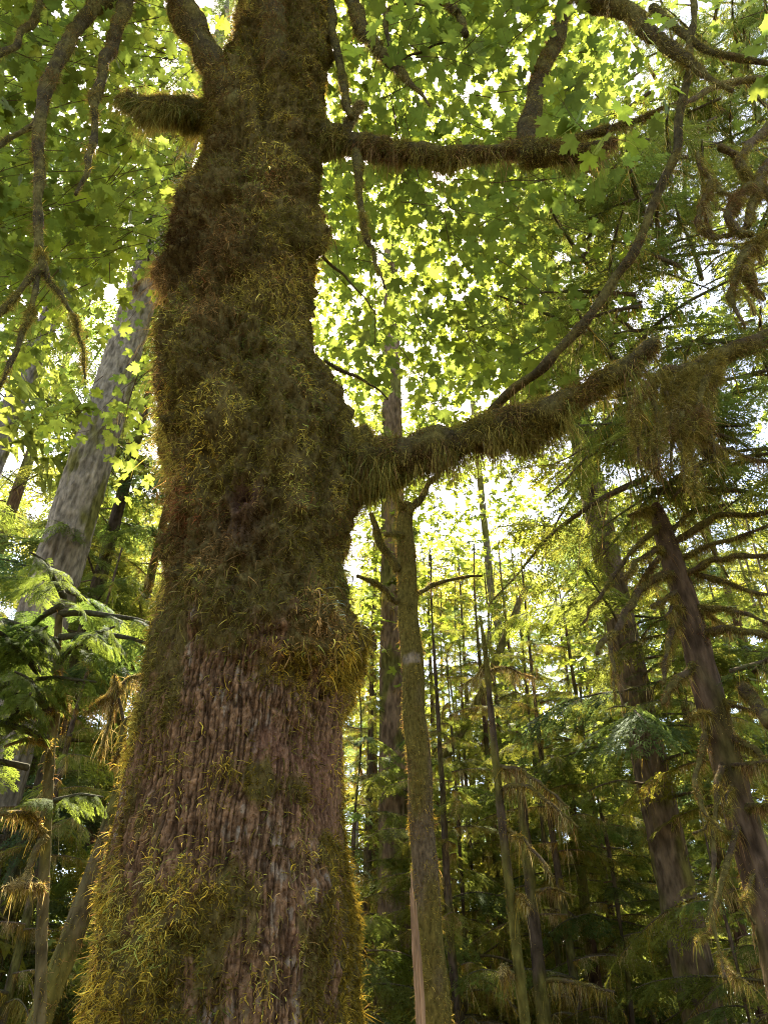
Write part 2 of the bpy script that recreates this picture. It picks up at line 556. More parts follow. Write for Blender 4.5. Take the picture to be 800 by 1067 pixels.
mask[zv < 1.2] = np.clip(0.8 + nm[zv < 1.2], 0, 1)
lump = (0.27 * big + 0.17 * med + 0.12 * fine) * up + 0.03 * big * (1 - up) + (0.08 * fine + .10 * med) * lowm - 0.045 * up - 0.02
# a shaggy collar and a diagonal swelling in the upper moss
collar = np.exp(-((rowv - 262 + 18 * sv) / 26) ** 2) * 0.09 + np.exp(-((rowv - 395 - 120 * (sv + .4)) / 22) ** 2) * np.exp(-((sv + .35) / .5) ** 2) * 0.08
fr_ = (fv > 0).astype(float)
knot = np.exp(-((rowv - 513) / 9) ** 2 - ((colv - 252) / 10) ** 2) * fr_
knot_ring = np.exp(-((rowv - 512) / 16) ** 2 - ((colv - 252) / 17) ** 2) * fr_
cleft = np.exp(-((colv - (266 + .14 * (rowv - 40))) / 9) ** 2) * sst(150, 95, rowv) * fr_
cleft = cleft + .7 * np.exp(-((colv - 246) / 14) ** 2 - ((rowv - 150) / 26) ** 2) * fr_
hgt = bark_h * (1 - 0.75 * mask) + lump + collar * (0.6 + 0.8 * nm) + 0.02 * mask + 0.05 * knot_ring - 0.16 * knot - 0.16 * cleft + 0.03 * burl
V = q + np.tile(dirs, (len(zs), 1)) * hgt[:, None]
nz_, nt_ = len(zs), NT
i = np.arange(nz_ - 1)[:, None] * nt_; j = np.arange(nt_)[None, :]; k = (j + 1) % nt_
TF = np.stack([i + j, i + k, i + nt_ + k, i + nt_ + j], -1).reshape(-1, 4)
barkc = np.array([0.150, 0.080, 0.041])[None] * (0.28 + 1.0 * np.clip(ridge, 0, 1) * (0.5 + n3))[:, None]
lich = (sst(0.56, 0.70, fbm(q * np.array([60, 60, 24.0]), 44, 2)) * sst(.45, .65, fbm(q * np.array([5, 5, 2.5]), 46, 2)) * plate)[:, None]
barkc = barkc * (1 - lich * .5) + np.array([0.29, 0.24, 0.18]) * lich * .5
rustp = sst(0.55, 0.75, fbm(q * np.array([4, 4, 3.0]), 48, 2))[:, None] * 0.6
barkc = barkc * (1 - rustp) + np.array([0.16, 0.075, 0.045]) * rustp
mossb = np.array([0.088, 0.062, 0.020]) * (0.7 + 0.8 * nmf + .3)[:, None]
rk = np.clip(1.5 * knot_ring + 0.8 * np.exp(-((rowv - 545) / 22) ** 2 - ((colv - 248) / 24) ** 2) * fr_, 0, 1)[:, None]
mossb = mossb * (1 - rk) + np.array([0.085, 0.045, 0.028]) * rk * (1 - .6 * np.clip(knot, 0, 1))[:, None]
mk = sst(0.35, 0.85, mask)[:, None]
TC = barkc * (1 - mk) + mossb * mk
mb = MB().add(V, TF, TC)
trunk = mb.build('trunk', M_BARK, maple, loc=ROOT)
TN = np.zeros_like(V)
fn = np.cross(V[TF[:, 2]] - V[TF[:, 0]], V[TF[:, 3]] - V[TF[:, 1]])
for c_ in range(4):
    for ax in range(3):
        TN[:, ax] += np.bincount(TF[:, c_], weights=fn[:, ax], minlength=len(V))
TN = nrmz(nrmz(TN) + 0.8 * np.tile(dirs, (len(zs), 1)))

def trunk_moss(name, wv, n, L, wid, weights, droop, curl, segs=3, freq=3.0):
    o, nn, idx = sample_quads(V, TF, n, wv, TN)
    vi = TF[idx, 0]
    r_, s_ = rowv[vi], sv[vi]
    W = np.tile(np.asarray(weights, float), (n, 1))
    lowf = sst(680, 900, r_)[:, None]
    W = W * (1 - lowf) + np.array([3, 1.0, 2.0, 5.0, .6, .25, .02]) * lowf
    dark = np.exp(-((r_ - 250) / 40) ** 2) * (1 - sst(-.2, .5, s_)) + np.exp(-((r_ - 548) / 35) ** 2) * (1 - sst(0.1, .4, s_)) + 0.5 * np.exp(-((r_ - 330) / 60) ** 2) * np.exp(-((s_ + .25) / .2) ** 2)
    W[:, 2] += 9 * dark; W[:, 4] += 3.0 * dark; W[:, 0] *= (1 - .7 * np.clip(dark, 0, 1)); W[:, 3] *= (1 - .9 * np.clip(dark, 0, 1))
    teal = np.exp(-((r_ - 640) / 30) ** 2 - ((s_ - .74) / .16) ** 2)
    W[:, 6] += 1.6 * teal
    gold = np.exp(-((r_ - 690) / 40) ** 2) * sst(.75, .95, s_) + sst(.7, .9, s_) * sst(850, 930, r_)
    W[:, 3] += 8 * gold
    Ls = L * np.exp(rng.normal(0, .38, n))
    A, B, per = strands(o, nn, Ls, wid * np.exp(rng.normal(0, .25, n)), droop, curl, segs, 0.42)
    worn = sst(.42, .62, fbm(o * np.array([4.5, 4.5, 2.2]), 141, 3))          # old brown dead moss between the live mats
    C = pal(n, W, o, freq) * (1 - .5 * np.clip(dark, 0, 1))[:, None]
    C = C * (.60 + 1.2 * worn)[:, None] * np.array([1.0, 1.02, .92])
    return A, B, np.repeat(C, per, axis=0)

front = np.where(fv > -0.35, 1.0, 0.22) * np.where(zv < 1.3, 0.25, 1.0) * np.where(zv > 12.5, 0.3, 1)
upw = (mask ** 1.4 + .05) * front * (1 - np.clip(1.3 * knot_ring, 0, .97)) * (1 - .7 * np.clip(cleft, 0, 1))
mb = MB()
clump = sst(.30, .62, fbm(q * np.array([15, 15, 11.0]), 57, 3)) + .12
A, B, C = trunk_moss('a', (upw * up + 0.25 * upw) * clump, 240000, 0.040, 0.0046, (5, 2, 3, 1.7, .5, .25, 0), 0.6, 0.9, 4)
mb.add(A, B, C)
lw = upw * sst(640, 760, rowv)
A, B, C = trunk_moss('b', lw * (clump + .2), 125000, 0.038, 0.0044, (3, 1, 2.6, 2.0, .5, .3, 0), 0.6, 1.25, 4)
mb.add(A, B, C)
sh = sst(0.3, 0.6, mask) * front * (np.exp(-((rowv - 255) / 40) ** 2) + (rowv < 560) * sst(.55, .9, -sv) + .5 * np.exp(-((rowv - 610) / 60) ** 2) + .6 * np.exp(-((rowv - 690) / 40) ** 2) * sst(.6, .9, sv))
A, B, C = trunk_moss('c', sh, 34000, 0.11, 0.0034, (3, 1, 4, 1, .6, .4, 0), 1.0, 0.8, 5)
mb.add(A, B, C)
mb.build('moss', M_MOSS, trunk, loc=ROOT)

def kinked(W, R):
    """small knots and bends between the given points"""
    A, B = [W[0]], [R[0]]
    for i in range(1, len(W)):
        L = np.linalg.norm(W[i] - W[i - 1])
        if L > 6 * R[i]:
            A.append((W[i] + W[i - 1]) * .5 + rng.normal(0, min(.022 * L + .12 * R[i], .06), 3)); B.append((R[i] + R[i - 1]) * .5 * rng.uniform(.85, 1.2))
        A.append(W[i]); B.append(R[i] * rng.uniform(.9, 1.12))
    return A, B

def limb(name, pts, parent, moss_n=0, mossL=0.04, hang_n=0, hangL=0.10, ns=12, per=8, lump=0.25, bark=(0.058, 0.043, 0.021), weights=(4, 2, 2, 1, .4, .3, 0), mat=None, wid=0.004, loc=None, rscale=1.0, seed=None, droop=0.7):
    """pts: (px, py, Y, radius in photo pixels) -> a limb with its own moss as a sub-part"""
    W = [P(a, b, y) for a, b, y, r in pts]
    R = [RW(r, w) * rscale for (a, b, y, r), w in zip(pts, W)]
    W, R = kinked(W, R)
    return limb3(name, W, R, parent, moss_n, mossL, hang_n, hangL, ns, per, lump, bark, weights, mat, wid, loc, seed, droop)

def limb3(name, W, R, parent, moss_n=0, mossL=0.04, hang_n=0, hangL=0.10, ns=12, per=8, lump=0.25, bark=(0.058, 0.043, 0.021), weights=(4, 2, 2, 1, .4, .3, 0), mat=None, wid=0.004, loc=None, seed=None, droop=0.7):
    mb = MB()
    v, f, nr, tri = tube(W, R, ns=ns, per=per, lump=lump * 1.5, lfreq=9.0, seed=int(rng.integers(1000)) if seed is None else seed)
    mo = (sst(.35, .6, fbm(v * 7.0, 64, 3)) * (1 if moss_n else .4))[:, None]
    cc = (np.array(bark) * (1 - mo) + np.array([.10, .078, .024]) * mo) * (.6 + .8 * fbm(v * 30, 65, 2))[:, None]
    mb.add(v, f, cc, 0)
    if tri is not None:
        mb.f.append(tri.astype(np.int32)); mb.m.append(np.zeros(len(tri), np.int32))
    loc = W[0] if loc is None else loc
    o = mb.build(name, mat or M_BARK, parent, loc=loc)
    if moss_n or hang_n:
        mm = MB()
        if moss_n:
            add_moss(mm, v, f, nr, int(moss_n * (2.6 if moss_n < 9000 else 1.7)), mossL, wid * .85, weights, droop=droop, curl=.95, w=.10 + sst(.32, .62, fbm(v * 9.0, 63, 2)))
        if hang_n:
            hang(mm, v, f, nr, int(hang_n * 1.5), hangL * .85, wid, weights)
        mm.build('moss', M_MOSS, o, loc=loc)
    return o

def lin(pts, y0, y1, r0, r1):
    n = len(pts)
    return [(a, b, y0 + (y1 - y0) * i / (n - 1), r0 + (r1 - r0) * i / (n - 1)) for i, (a, b) in enumerate(pts)]

BR = 'branch'
# the thick mossy branch to the right with its ragged end
limb(BR, [(330, 486, 3.7, 38), (362, 484, 3.66, 33), (388, 486, 3.62, 26), (420, 478, 3.58, 21), (455, 467, 3.54, 18), (490, 456, 3.5, 18), (520, 448, 3.46, 20), (552, 440, 3.4, 20), (590, 421, 3.35, 16), (625, 400, 3.3, 12), (655, 381, 3.25, 11), (674, 364, 3.2, 8), (684, 352, 3.18, 3)],
     maple, 26000, 0.045, 5200, 0.13, ns=28, per=10, lump=0.32, weights=(5, 2.5, 2.5, .6, .4, .3, 0))
limb(BR, lin([(505, 440), (518, 422), (536, 404), (562, 386), (596, 350), (640, 290), (668, 246), (690, 190), (706, 130), (718, 70), (723, 18), (725, -40)], 3.48, 2.35, 6, 3.2), maple, 3800, 0.014, 260, 0.12, ns=10, per=8, weights=(2, 1, 4, .3, 1, .3, 0), wid=0.003)
# the upper branch to the right with its upright limb
limb(BR, [(318, 150, 3.42, 22), (345, 147, 3.36, 17), (365, 149, 3.32, 13), (392, 155, 3.28, 12), (430, 160, 3.2, 11), (470, 163, 3.15, 10.5), (505, 160, 3.1, 8), (535, 157, 3.06, 9), (556, 160, 3.02, 13), (580, 161, 2.98, 10), (610, 158, 2.94, 8), (634, 150, 2.9, 6), (642, 146, 2.88, 2)],
     maple, 20000, 0.042, 3600, 0.13, ns=22, per=9, lump=0.3, weights=(4, 1.5, 3.5, .5, .6, .3, 0))
limb(BR, lin([(570, 155), (600, 145), (630, 136), (655, 128), (690, 112)], 2.98, 2.8, 6, 2), maple, 2200, 0.03, 300, .08, ns=8)
limb(BR, [(553, 160, 3.03, 13), (549, 140, 3.02, 9.5), (557, 100, 2.98, 8), (571, 58, 2.93, 7.5), (585, 20, 2.88, 7), (598, -30, 2.82, 6.5)], maple, 9000, 0.022, 500, 0.06, ns=14, weights=(3, 1, 3, .5, 1, .6, 0), wid=0.0035)
# the broken stub to the left
limb(BR, [(245, 121, 3.44, 18), (222, 119, 3.38, 15), (200, 118, 3.32, 13.5), (175, 117, 3.26, 13), (150, 113, 3.2, 12), (132, 107, 3.16, 10), (122, 104, 3.14, 5)], maple, 15000, 0.045, 5200, 0.17, ns=20, lump=0.3, weights=(4, 2, 2, 1, .2, 1.4, 0))
# the limb rising to the upper left and the limb in front of the trunk's fork
limb(BR, [(262, 150, 3.28, 12), (247, 128, 3.18, 16), (232, 96, 3.08, 15), (215, 56, 2.98, 14), (195, 20, 2.9, 13.5), (172, -25, 2.8, 13)], maple, 15000, 0.035, 900, 0.09, ns=20, lump=0.3, weights=(3, 1, 3, .6, .8, .8, 0))
limb(BR, [(297, 110, 3.16, 5), (291, 82, 3.02, 11), (287, 58, 2.94, 12), (284, 28, 2.88, 12), (282, 0, 2.82, 12), (280, -40, 2.76, 12)], maple, 11000, 0.035, 900, 0.12, ns=16, lump=0.3, weights=(3, 1, 3, .6, .8, .8, 0))
# limbs that hang into view from above at the left
limb(BR, [(165, -70, 2.9, 8), (117, -5, 2.8, 7.5), (86, 22, 2.75, 7.5), (63, 60, 2.7, 7), (46, 100, 2.7, 6.5), (40, 150, 2.7, 5.5), (40, 205, 2.7, 4.8), (41, 262, 2.7, 5)], maple, 8000, 0.024, 500, 0.06, ns=12, weights=(3, 1, 3, .8, .8, .5, 0), wid=.0035)
limb(BR, lin([(41, 262), (43, 278), (26, 296), (2, 324), (-30, 350)], 2.7, 2.6, 4.5, 3), maple, 2200, 0.022, 200, 0.06, ns=8)
limb(BR, lin([(42, 268), (47, 280), (62, 305), (80, 334), (87, 362), (89, 395)], 2.7, 2.7, 4.2, 1), maple, 1600, 0.022, 150, 0.06, ns=8)
limb(BR, lin([(41, 282), (38, 300), (31, 330), (18, 366), (4, 396), (-12, 415)], 2.7, 2.6, 3.6, 2), maple, 1700, 0.024, 200, 0.06, ns=8)
limb(BR, lin([(40, 128), (22, 138), (0, 152), (-25, 165)], 2.7, 2.62, 3.2, 2), maple, 900, 0.016, 0, 0, ns=8)
limb(BR, [(168, -70, 2.9, 6), (134, -5, 2.8, 6.5), (121, 30, 2.8, 6.5), (108, 64, 2.8, 5.5), (99, 102, 2.8, 6), (99, 122, 2.8, 3.4), (97, 150, 2.8, 4.2), (92, 178, 2.8, 3), (79, 203, 2.8, 1.5)], maple, 6500, 0.026, 500, 0.07, ns=12, weights=(3, 1, 3, .8, .8, .5, 0), wid=.0035)
limb(BR, lin([(60, -40), (40, 8), (22, 33), (0, 56), (-20, 80)], 2.7, 2.6, 4, 3), maple, 1500, 0.02, 100, 0.05, ns=8)
# limbs and hanging twigs to the right of the trunk
limb(BR, lin([(338, -40), (345, 15), (352, 56), (360, 98), (366, 122)], 3.3, 3.1, 5, 4), maple, 4200, 0.025, 150, 0.05, ns=10)
limb(BR, [(352, -60, 3.3, 7), (366, 0, 3.2, 7.5), (377, 33, 3.15, 7.5), (395, 54, 3.1, 6.5), (413, 70, 3.06, 6), (428, 88, 3.02, 3), (447, 110, 2.98, 1.2)], maple, 6200, 0.03, 900, 0.10, ns=12, weights=(3, 1, 2.5, .5, .6, 1.6, 0))
limb(BR, lin([(396, -40), (399, 2), (402, 30), (407, 60)], 3.2, 3.1, 3.4, 2), maple, 1100, 0.016, ns=8)
limb(BR, lin([(400, 12), (414, 5), (430, 3), (452, 8)], 3.18, 3.1, 2.4, 1), maple, 500, 0.014, ns=6)
limb(BR, lin([(430, -60), (455, -2), (470, 6), (480, 20), (485, 36)], 3.1, 2.9, 6, 3.5), maple, 3600, 0.026, 300, 0.07, ns=10, weights=(2, 1, 3, .5, .8, 1, 0))
limb(BR, lin([(413, 66), (440, 54), (462, 44), (482, 33)], 3.06, 2.9, 1.6, .8), maple, 0, ns=6)
limb(BR, lin([(358, 142), (364, 128), (370, 116), (376, 107)], 3.3, 3.2, 7, 3), maple, 1600, 0.022, 0, ns=10, weights=(1, 0, 1, .3, .3, 4, 0))
limb(BR, lin([(371, 158), (374, 188), (376, 215), (382, 250), (391, 275), (401, 300)], 3.28, 3.1, 4.6, 1.2), maple, 2600, 0.026, 300, 0.06, ns=8)
limb(BR, lin([(338, 376), (360, 388), (384, 400), (404, 416)], 3.6, 3.6, 2, 1), maple, 300, 0.012, ns=6)
limb(BR, lin([(336, 268), (358, 286), (378, 308), (392, 328)], 3.6, 3.5, 1.6, .8), maple, 200, 0.012, ns=6)
# the mossy limbs crossing the upper right corner
limb(BR, [(540, -80, 2.7, 10), (610, -2, 2.6, 9.5), (658, 15, 2.55, 9), (685, 40, 2.5, 7.5), (720, 66, 2.45, 5), (762, 95, 2.4, 2.5)], maple, 9000, 0.036, 1500, 0.12, ns=14, weights=(3, 1, 2, .5, .5, 2, 0))
limb(BR, lin([(680, 8), (718, 40), (758, 58), (802, 66), (840, 70)], 2.54, 2.4, 4.5, 3), maple, 2600, 0.022, 200, 0.07, ns=10)
# two upper stems that carry the crown above the picture
for W in ([(cx[-1], Ds[-1], 13.7), (cx[-1] - 0.6, 3.2, 15.5), (cx[-1] - 1.6, 3.4, 18.0), (cx[-1] - 2.2, 3.2, 21.0)], [(cx[-1], Ds[-1], 13.7), (cx[-1] + 0.5, 2.9, 15.8), (cx[-1] + 0.9, 2.6, 18.5), (cx[-1] + 1.6, 2.9, 21.5)]):
    limb3(BR, [np.array(w) for w in W], [0.3, 0.22, 0.16, 0.08], maple, 0, ns=10)

# a knot hole's sawn lip, low branch scar at the middle of the trunk
kp = P(252, 514, 3.05)
# ------------------------------------------------------------------ maple foliage
LG1 = np.array([0.092, 0.114, 0.022]); LG2 = np.array([0.116, 0.130, 0.022]); LG3 = np.array([0.13, 0.15, 0.018])

def leaf_cols(n, mix=(5, 3, 1)):
    k = rng.choice(3, n, p=np.array(mix) / sum(mix))
    return np.stack([LG1, LG2, LG3])[k] * np.exp(rng.normal(0, .22, n))[:, None]

def leafy_twigs(mb, starts, dirs, length, npair, size, tpl, tilt=0.35, mix=(5, 3, 1), twr=0.004):
    """twigs with opposite pairs of stalked leaves; mats 0 leaf, 1 twig"""
    pos, dr, up, sz = [], [], [], []
    for s0, d0 in zip(starts, dirs):
        L = length * rng.uniform(.7, 1.3)
        d0 = nrmz(d0)
        t = np.linspace(0, 1, 5)
        sag = rng.uniform(0.05, 0.25)
        bend = rng.normal(0, .12, 3)
        pts = s0 + d0 * (L * t)[:, None] + np.array([0, 0, -sag * L]) * (t ** 2)[:, None] + bend * L * (t ** 2)[:, None]
        v, f, nr, tri = tube(pts, twr * (1.2 - t), ns=4, per=2, cap=False)
        mb.add(v, f, np.array([.08, .05, .03]), 1)
        c, _ = spline(pts, t + .1, 6)
        hz = nrmz(np.cross(d0, [0, 0, 1.0]) + 1e-3)
        for kk in range(npair):
            q = 0.2 + 0.8 * (kk + rng.uniform(-.2, .3)) / npair
            ii = int(np.clip(q, 0, .999) * (len(c) - 1))
            for sg in ((-1, 1) if kk < npair - 1 else (-1, 0, 1)):
                if rng.random() < 0.18:
                    continue
                pd = nrmz(d0 * rng.uniform(.2, .8) * (1 if sg else 2) + hz * sg * rng.uniform(.6, 1) + np.array([0, 0, rng.uniform(-.35, .25)]))
                pl = size * rng.uniform(.5, 1.0)
                tip = c[ii] + pd * pl
                w = nrmz(np.cross(pd, [0, 0, 1.0]) + 1e-4) * 0.0016
                mb.add(np.array([c[ii] - w, c[ii] + w, tip + w * .8, tip - w * .8]), np.array([[0, 1, 2, 3]]), np.array([.12, .10, .03]), 1)
                pos.append(tip); sz.append(size * rng.uniform(.65, 1.25))
                ld = nrmz(pd + np.array([0, 0, rng.uniform(-.8, .0)]) + rng.normal(0, .25, 3))
                dr.append(ld)
                up.append(np.array([0, 0, 1.0]) + rng.normal(0, tilt, 3))
    pos, dr, up, sz = map(np.array, (pos, dr, up, sz))
    scatter(mb, tpl, pos, frames(dr, up), sz, leaf_cols(len(pos), mix), 0)

def leaf_zone(mb, n, box, dist, length, npair, size, tpl, keep=None, mix=(5, 3, 1), origin=None, tilt=.35):
    st, di = [], []
    tries = 0
    while len(st) < n and tries < n * 30:
        tries += 1
        px, py = rng.uniform(box[0], box[2]), rng.uniform(box[1], box[3])
        if keep is not None and rng.random() > keep(px, py):
            continue
        p = Pd(px, py, rng.uniform(*dist))
        o = ROOT + np.array([0, 0, p[2]]) if origin is None else np.array(origin) * np.array([1, 1, 0]) + np.array([0, 0, p[2] + 0.5])
        out = nrmz(p - o + rng.normal(0, .9, 3) * np.array([1, 1, .15]))
        out[2] = rng.uniform(-.2, .25)
        st.append(p - out * length * .5); di.append(out)
    leafy_twigs(mb, np.array(st), np.array(di), length, npair, size, tpl, tilt, mix)

def blob(px, py, cx, cy, rx, ry):
    return math.exp(-((px - cx) / rx) ** 2 - ((py - cy) / ry) ** 2)

def keepL(px, py):
    k = 1.0 if py < 210 else max(0.0, 1 - (py - 210) / 190)
    k = max(k, 0.9 * blob(px, py, 100, 430, 45, 25), 0.8 * blob(px, py, 80, 545, 35, 35), 0.6 * blob(px, py, 150, 380, 30, 60), 0.75 * blob(px, py, 30, 250, 60, 90))
    if 235 < py < 520 and abs(px - (400 - 0.302 * (py + 526))) < 30:
        k *= .22
    return k * (1 - 0.85 * blob(px, py, 150, 330, 30, 45)) * (1 - 0.5 * blob(px, py, 200, 130, 25, 60))

def keepR(px, py):
    k = 1.0 if py < 330 else max(0.0, 1 - (py - 330) / 120)
    k *= 1.0 if px < 560 else max(0.15, 1 - (px - 560) / 90)
    return k * (1 - .9 * blob(px, py, 412, 400, 15, 75)) * (1 - 0.8 * blob(px, py, 505, 90, 18, 55) * .6) * (1 - 0.7 * blob(px, py, 400, 60, 12, 30))

mb = MB()
leaf_zone(mb, 280, (-80, -120, 170, 500), (8.2, 12.5), 1.0, 5, 0.155, LEAF_HI, keepL)
leaf_zone(mb, 270, (-80, -120, 230, 500), (12, 17), 1.1, 5, 0.165, LEAF_LO, keepL, (3, 3, 3))
leaf_zone(mb, 90, (-80, 200, 200, 500), (9, 13), 0.9, 4, 0.15, LEAF_LO, keepL, (1, 2, 4))
leaf_zone(mb, 60, (380, -80, 640, 420), (7.5, 9.5), 1.0, 4, 0.19, LEAF_HI, keepR)
leaf_zone(mb, 280, (350, -120, 660, 440), (9.5, 13.5), 1.1, 5, 0.165, LEAF_HI, keepR)
leaf_zone(mb, 60, (318, 120, 370, 440), (12, 18), 1.0, 5, 0.17, LEAF_LO, None, (3, 3, 3))
leaf_zone(mb, 400, (330, -120, 690, 455), (13, 19), 1.1, 5, 0.175, LEAF_LO, keepR, (3, 3, 3))
leaf_zone(mb, 130, (-200, -500, 900, -60), (9, 14), 1.1, 5, 0.2, LEAF_LO)
mb.build('crown', [M_LEAF, M_TWIG], maple, smooth=False, loc=ROOT)
# the near sprays of big leaves at the upper right
for (x0, y0, x1, y1, Y) in ((612, 140, 520, 52, 2.5), (640, 118, 545, 140, 2.5), (640, 125, 600, 190, 2.45), (690, 30, 640, 60, 2.4), (700, 90, 660, 170, 2.35), (760, 95, 800, 60, 2.3), (770, 20, 800, 10, 2.3)):
    a, b = P(x0, y0, Y), P(x1, y1, Y - .15)
    mb = MB()
    leafy_twigs(mb, a[None], (b - a)[None], 0.42, 2, 0.15, LEAF_HI, 0.22, (2, 4, 2), 0.003)
    mb.build('leaf_spray', [M_LEAF, M_TWIG], maple, smooth=False, loc=ROOT)

# ------------------------------------------------------------------ the setting
mb = MB()
g = np.linspace(-1, 1, 121); g = np.sign(g) * np.abs(g) ** 2.2 * 320
GX, GY = np.meshgrid(g, g + 0)
gv = np.column_stack([GX.ravel(), GY.ravel(), np.zeros(GX.size)])
dd_ = np.hypot(gv[:, 0], gv[:, 1])
gv[:, 2] = (fbm(gv * 0.35, 70, 3) - .5) * 0.25 - 0.02
nG = len(g)
i = np.arange(nG - 1)[:, None] * nG; j = np.arange(nG - 1)[None, :]
gf = np.stack([i + j, i + j + 1, i + nG + j + 1, i + nG + j], -1).reshape(-1, 4)
gc = np.array([.075, .055, .03]) * (0.6 + .8 * fbm(gv * 1.5, 75, 3))[:, None]
M_GROUND = col_mat('forest_floor', .95, nscale=6, namt=.5, bump=.8, bscale=14, spec=.1)
tag(mb.add(gv, gf, gc).build('ground', M_GROUND), kind='structure')

# ------------------------------------------------------------------ trunks
def rough_trunk(mb, pts, rad, col, *args, patch=None, **kw):
    return _rough(mb, pts, rad, col, patch, *args, **kw)

def _rough(mb, pts, rad, col, patch=None, ns=40, per=40, f1=14, amp=0.03, zst=0.15, lean_lump=0.08, mat=0, mossc=None, mossamt=0.0, seed=50):
    v, f, nr, tri = tube(pts, rad, ns=ns, per=per)
    n = len(v)
    a = vn(v * np.array([f1, f1, f1 * zst]), seed); b = vn(v * np.array([f1 * 2.1, f1 * 2.1, f1 * .4]), seed + 1)
    rg = 1 - np.abs(2 * a - 1) * 1.2; rb = 1 - np.abs(2 * b - 1)
    lm = fbm(v * 1.6, seed + 2, 2) - .5
    v = v + nr * (amp * (rg * .7 + rb * .4 - .5) + lean_lump * lm * np.mean(rad))[:, None]
    C = np.asarray(col)[None] * (.60 + .5 * np.clip(rg, 0, 1) + .3 * (b - .5))[:, None]
    if mossc is not None:
        m = sst(.62 - mossamt * .5, .80 - mossamt * .5, fbm(v * np.array([3, 3, 1.4]), seed + 5, 3))[:, None]
        C = C * (1 - m) + np.asarray(mossc)[None] * (.7 + .6 * b)[:, None] * m
    if patch is not None:
        pc, pr, pcol = patch
        m = sst(1.2, .7, np.linalg.norm((v - pc) / pr, axis=1) + (a - .5))[:, None] * .85
        C = C * (1 - m) + np.asarray(pcol)[None] * (.6 + .7 * b)[:, None] * m
    base = mb.n
    mb.add(v, f, C, mat)
    if tri is not None:
        mb.f.append((tri + base).astype(np.int32)); mb.m.append(np.full(len(tri), mat, np.int32))
    return v, f, nr

GREYB = np.array([.17, .135, .115]); REDB = np.array([.115, .065, .042]); DARKB = np.array([.075, .052, .036])

def base_at(px, py, Y):
    """ground point under a trunk seen at pixel (px, py)"""
    p = P(px, py, Y)
    return np.array([p[0], Y, 0.0])

BOUGH = [make_bough(s, 3.0, FR_FAR, 21, sag, moss=mo, needle=nd) for s, sag, mo, nd in ((1, .30, 0, NEED_A), (2, .38, 0, NEED_C), (3, .26, 30, NEED_B), (4, .44, 0, NEED_A))]
BOUGH_WOOD = [make_bough(s, 3.0, FR_WOOD, 14, sag, moss=0, needle=nd) for s, sag, nd in ((41, .30, NEED_A), (42, .40, NEED_B), (43, .34, NEED_B))]
BOUGH_MOSSY = [make_bough(s, 3.0, FR_FAR, 14, sag, moss=700, needle=NEED_B) for s, sag in ((11, .38), (12, .48), (13, .34))]
BOUGH_MID = [make_bough(s, 1.6, FR_MID, 12, sag, moss=60, needle=nd) for s, sag, nd in ((21, .30, NEED_A), (22, .40, NEED_B))]
BOUGH_NEAR = [make_bough(s, 1.1, FR_NEAR, 9, sag, moss=0, needle=nd, ns=6) for s, sag, nd in ((31, .28, NEED_B * 1.15), (32, .36, NEED_A * 1.15))]

def rotz(a):
    c, s = math.cos(a), math.sin(a)
    return np.array([[c, -s, 0], [s, c, 0], [0, 0, 1.0]])

def roty(a):
    c, s = math.cos(a), math.sin(a)
    return np.array([[c, 0, s], [0, 1, 0], [-s, 0, c]])

def crown_into(mb, H, z0, n, Lmax, boughs, Lb=3.0, seed=0, shape=.6, xoff=0.0, off=(0, 0, 0), thin=0.25):
    r = np.random.default_rng(seed)
    for k in range(n):
        q = (k + r.uniform(0, 1)) / n
        z = z0 + (H - z0) * q ** 1.05
        L = Lmax * max(.17, ((H - z) / (H - z0)) ** shape) * r.uniform(.65, 1.15)
        if z < z0 + (H - z0) * .35 and r.random() < thin:
            continue
        a = k * 2.39996 + r.uniform(-.4, .4)
        R = rotz(a) @ roty(r.uniform(-.15, .12) - .25 * q)
        mb.add_mb(boughs[r.integers(len(boughs))], R, np.array(off) + np.array([0, 0, z]), L / Lb, np.exp(r.normal(0, .18)) * np.array([np.exp(r.normal(0, .08)), 1, np.exp(r.normal(0, .08))]))

CM = [M_NEEDLE, M_TWIG, M_MOSS]

def conifer(name, H, r, z0, n, Lmax, boughs, seed, bark=DARKB, dead=6, Lb=3.0, taper=.35, dmoss=90):
    """a whole tree at the origin: trunk, crown and the dead lower branches as parts"""
    rr_ = np.random.default_rng(seed)
    root = empty(name)
    mb = MB()
    zt = [-.3, .5, 2, H * .3, H * .6, H * .85, H]
    xs = np.cumsum(rr_.normal(0, .06, len(zt))); ys = np.cumsum(rr_.normal(0, .06, len(zt)))
    xs[:3] = 0; ys[:3] = 0
    rough_trunk(mb, np.column_stack([xs, ys, zt]), [r * 1.35, r * 1.1, r, r * .8, r * .5, r * .22, .02], bark, ns=18, per=16, f1=10, amp=.03, seed=seed, mossc=np.array([.085, .075, .022]), mossamt=.35)
    mb.build('trunk', M_CBARK, root)
    mb = MB()
    crown_into(mb, H, z0, n, Lmax, boughs, Lb, seed, thin=.30)
    mb.build('crown', CM, root)
    for k in range(dead):
        a = rr_.uniform(0, 6.28); z = rr_.uniform(1.8, max(z0 + 1, 4)); L = rr_.uniform(.8, 2.4)
        d = np.array([math.cos(a), math.sin(a), 0])
        pts = [np.array([0, 0, z]), d * L * .35 + [0, 0, z + .05], d * L * .7 + [0, 0, z - .10 * L], d * L + [0, 0, z - .35 * L]]
        limb3(BR, pts, [.03, .022, .015, .006], root, 0, .04, dmoss, .22, ns=5, per=4, lump=.2, bark=(.09, .07, .04), weights=(3, 2, 2, 2, .2, 1, 0), mat=M_TWIG, wid=.012, loc=np.array([0, 0, 0]))
    return root

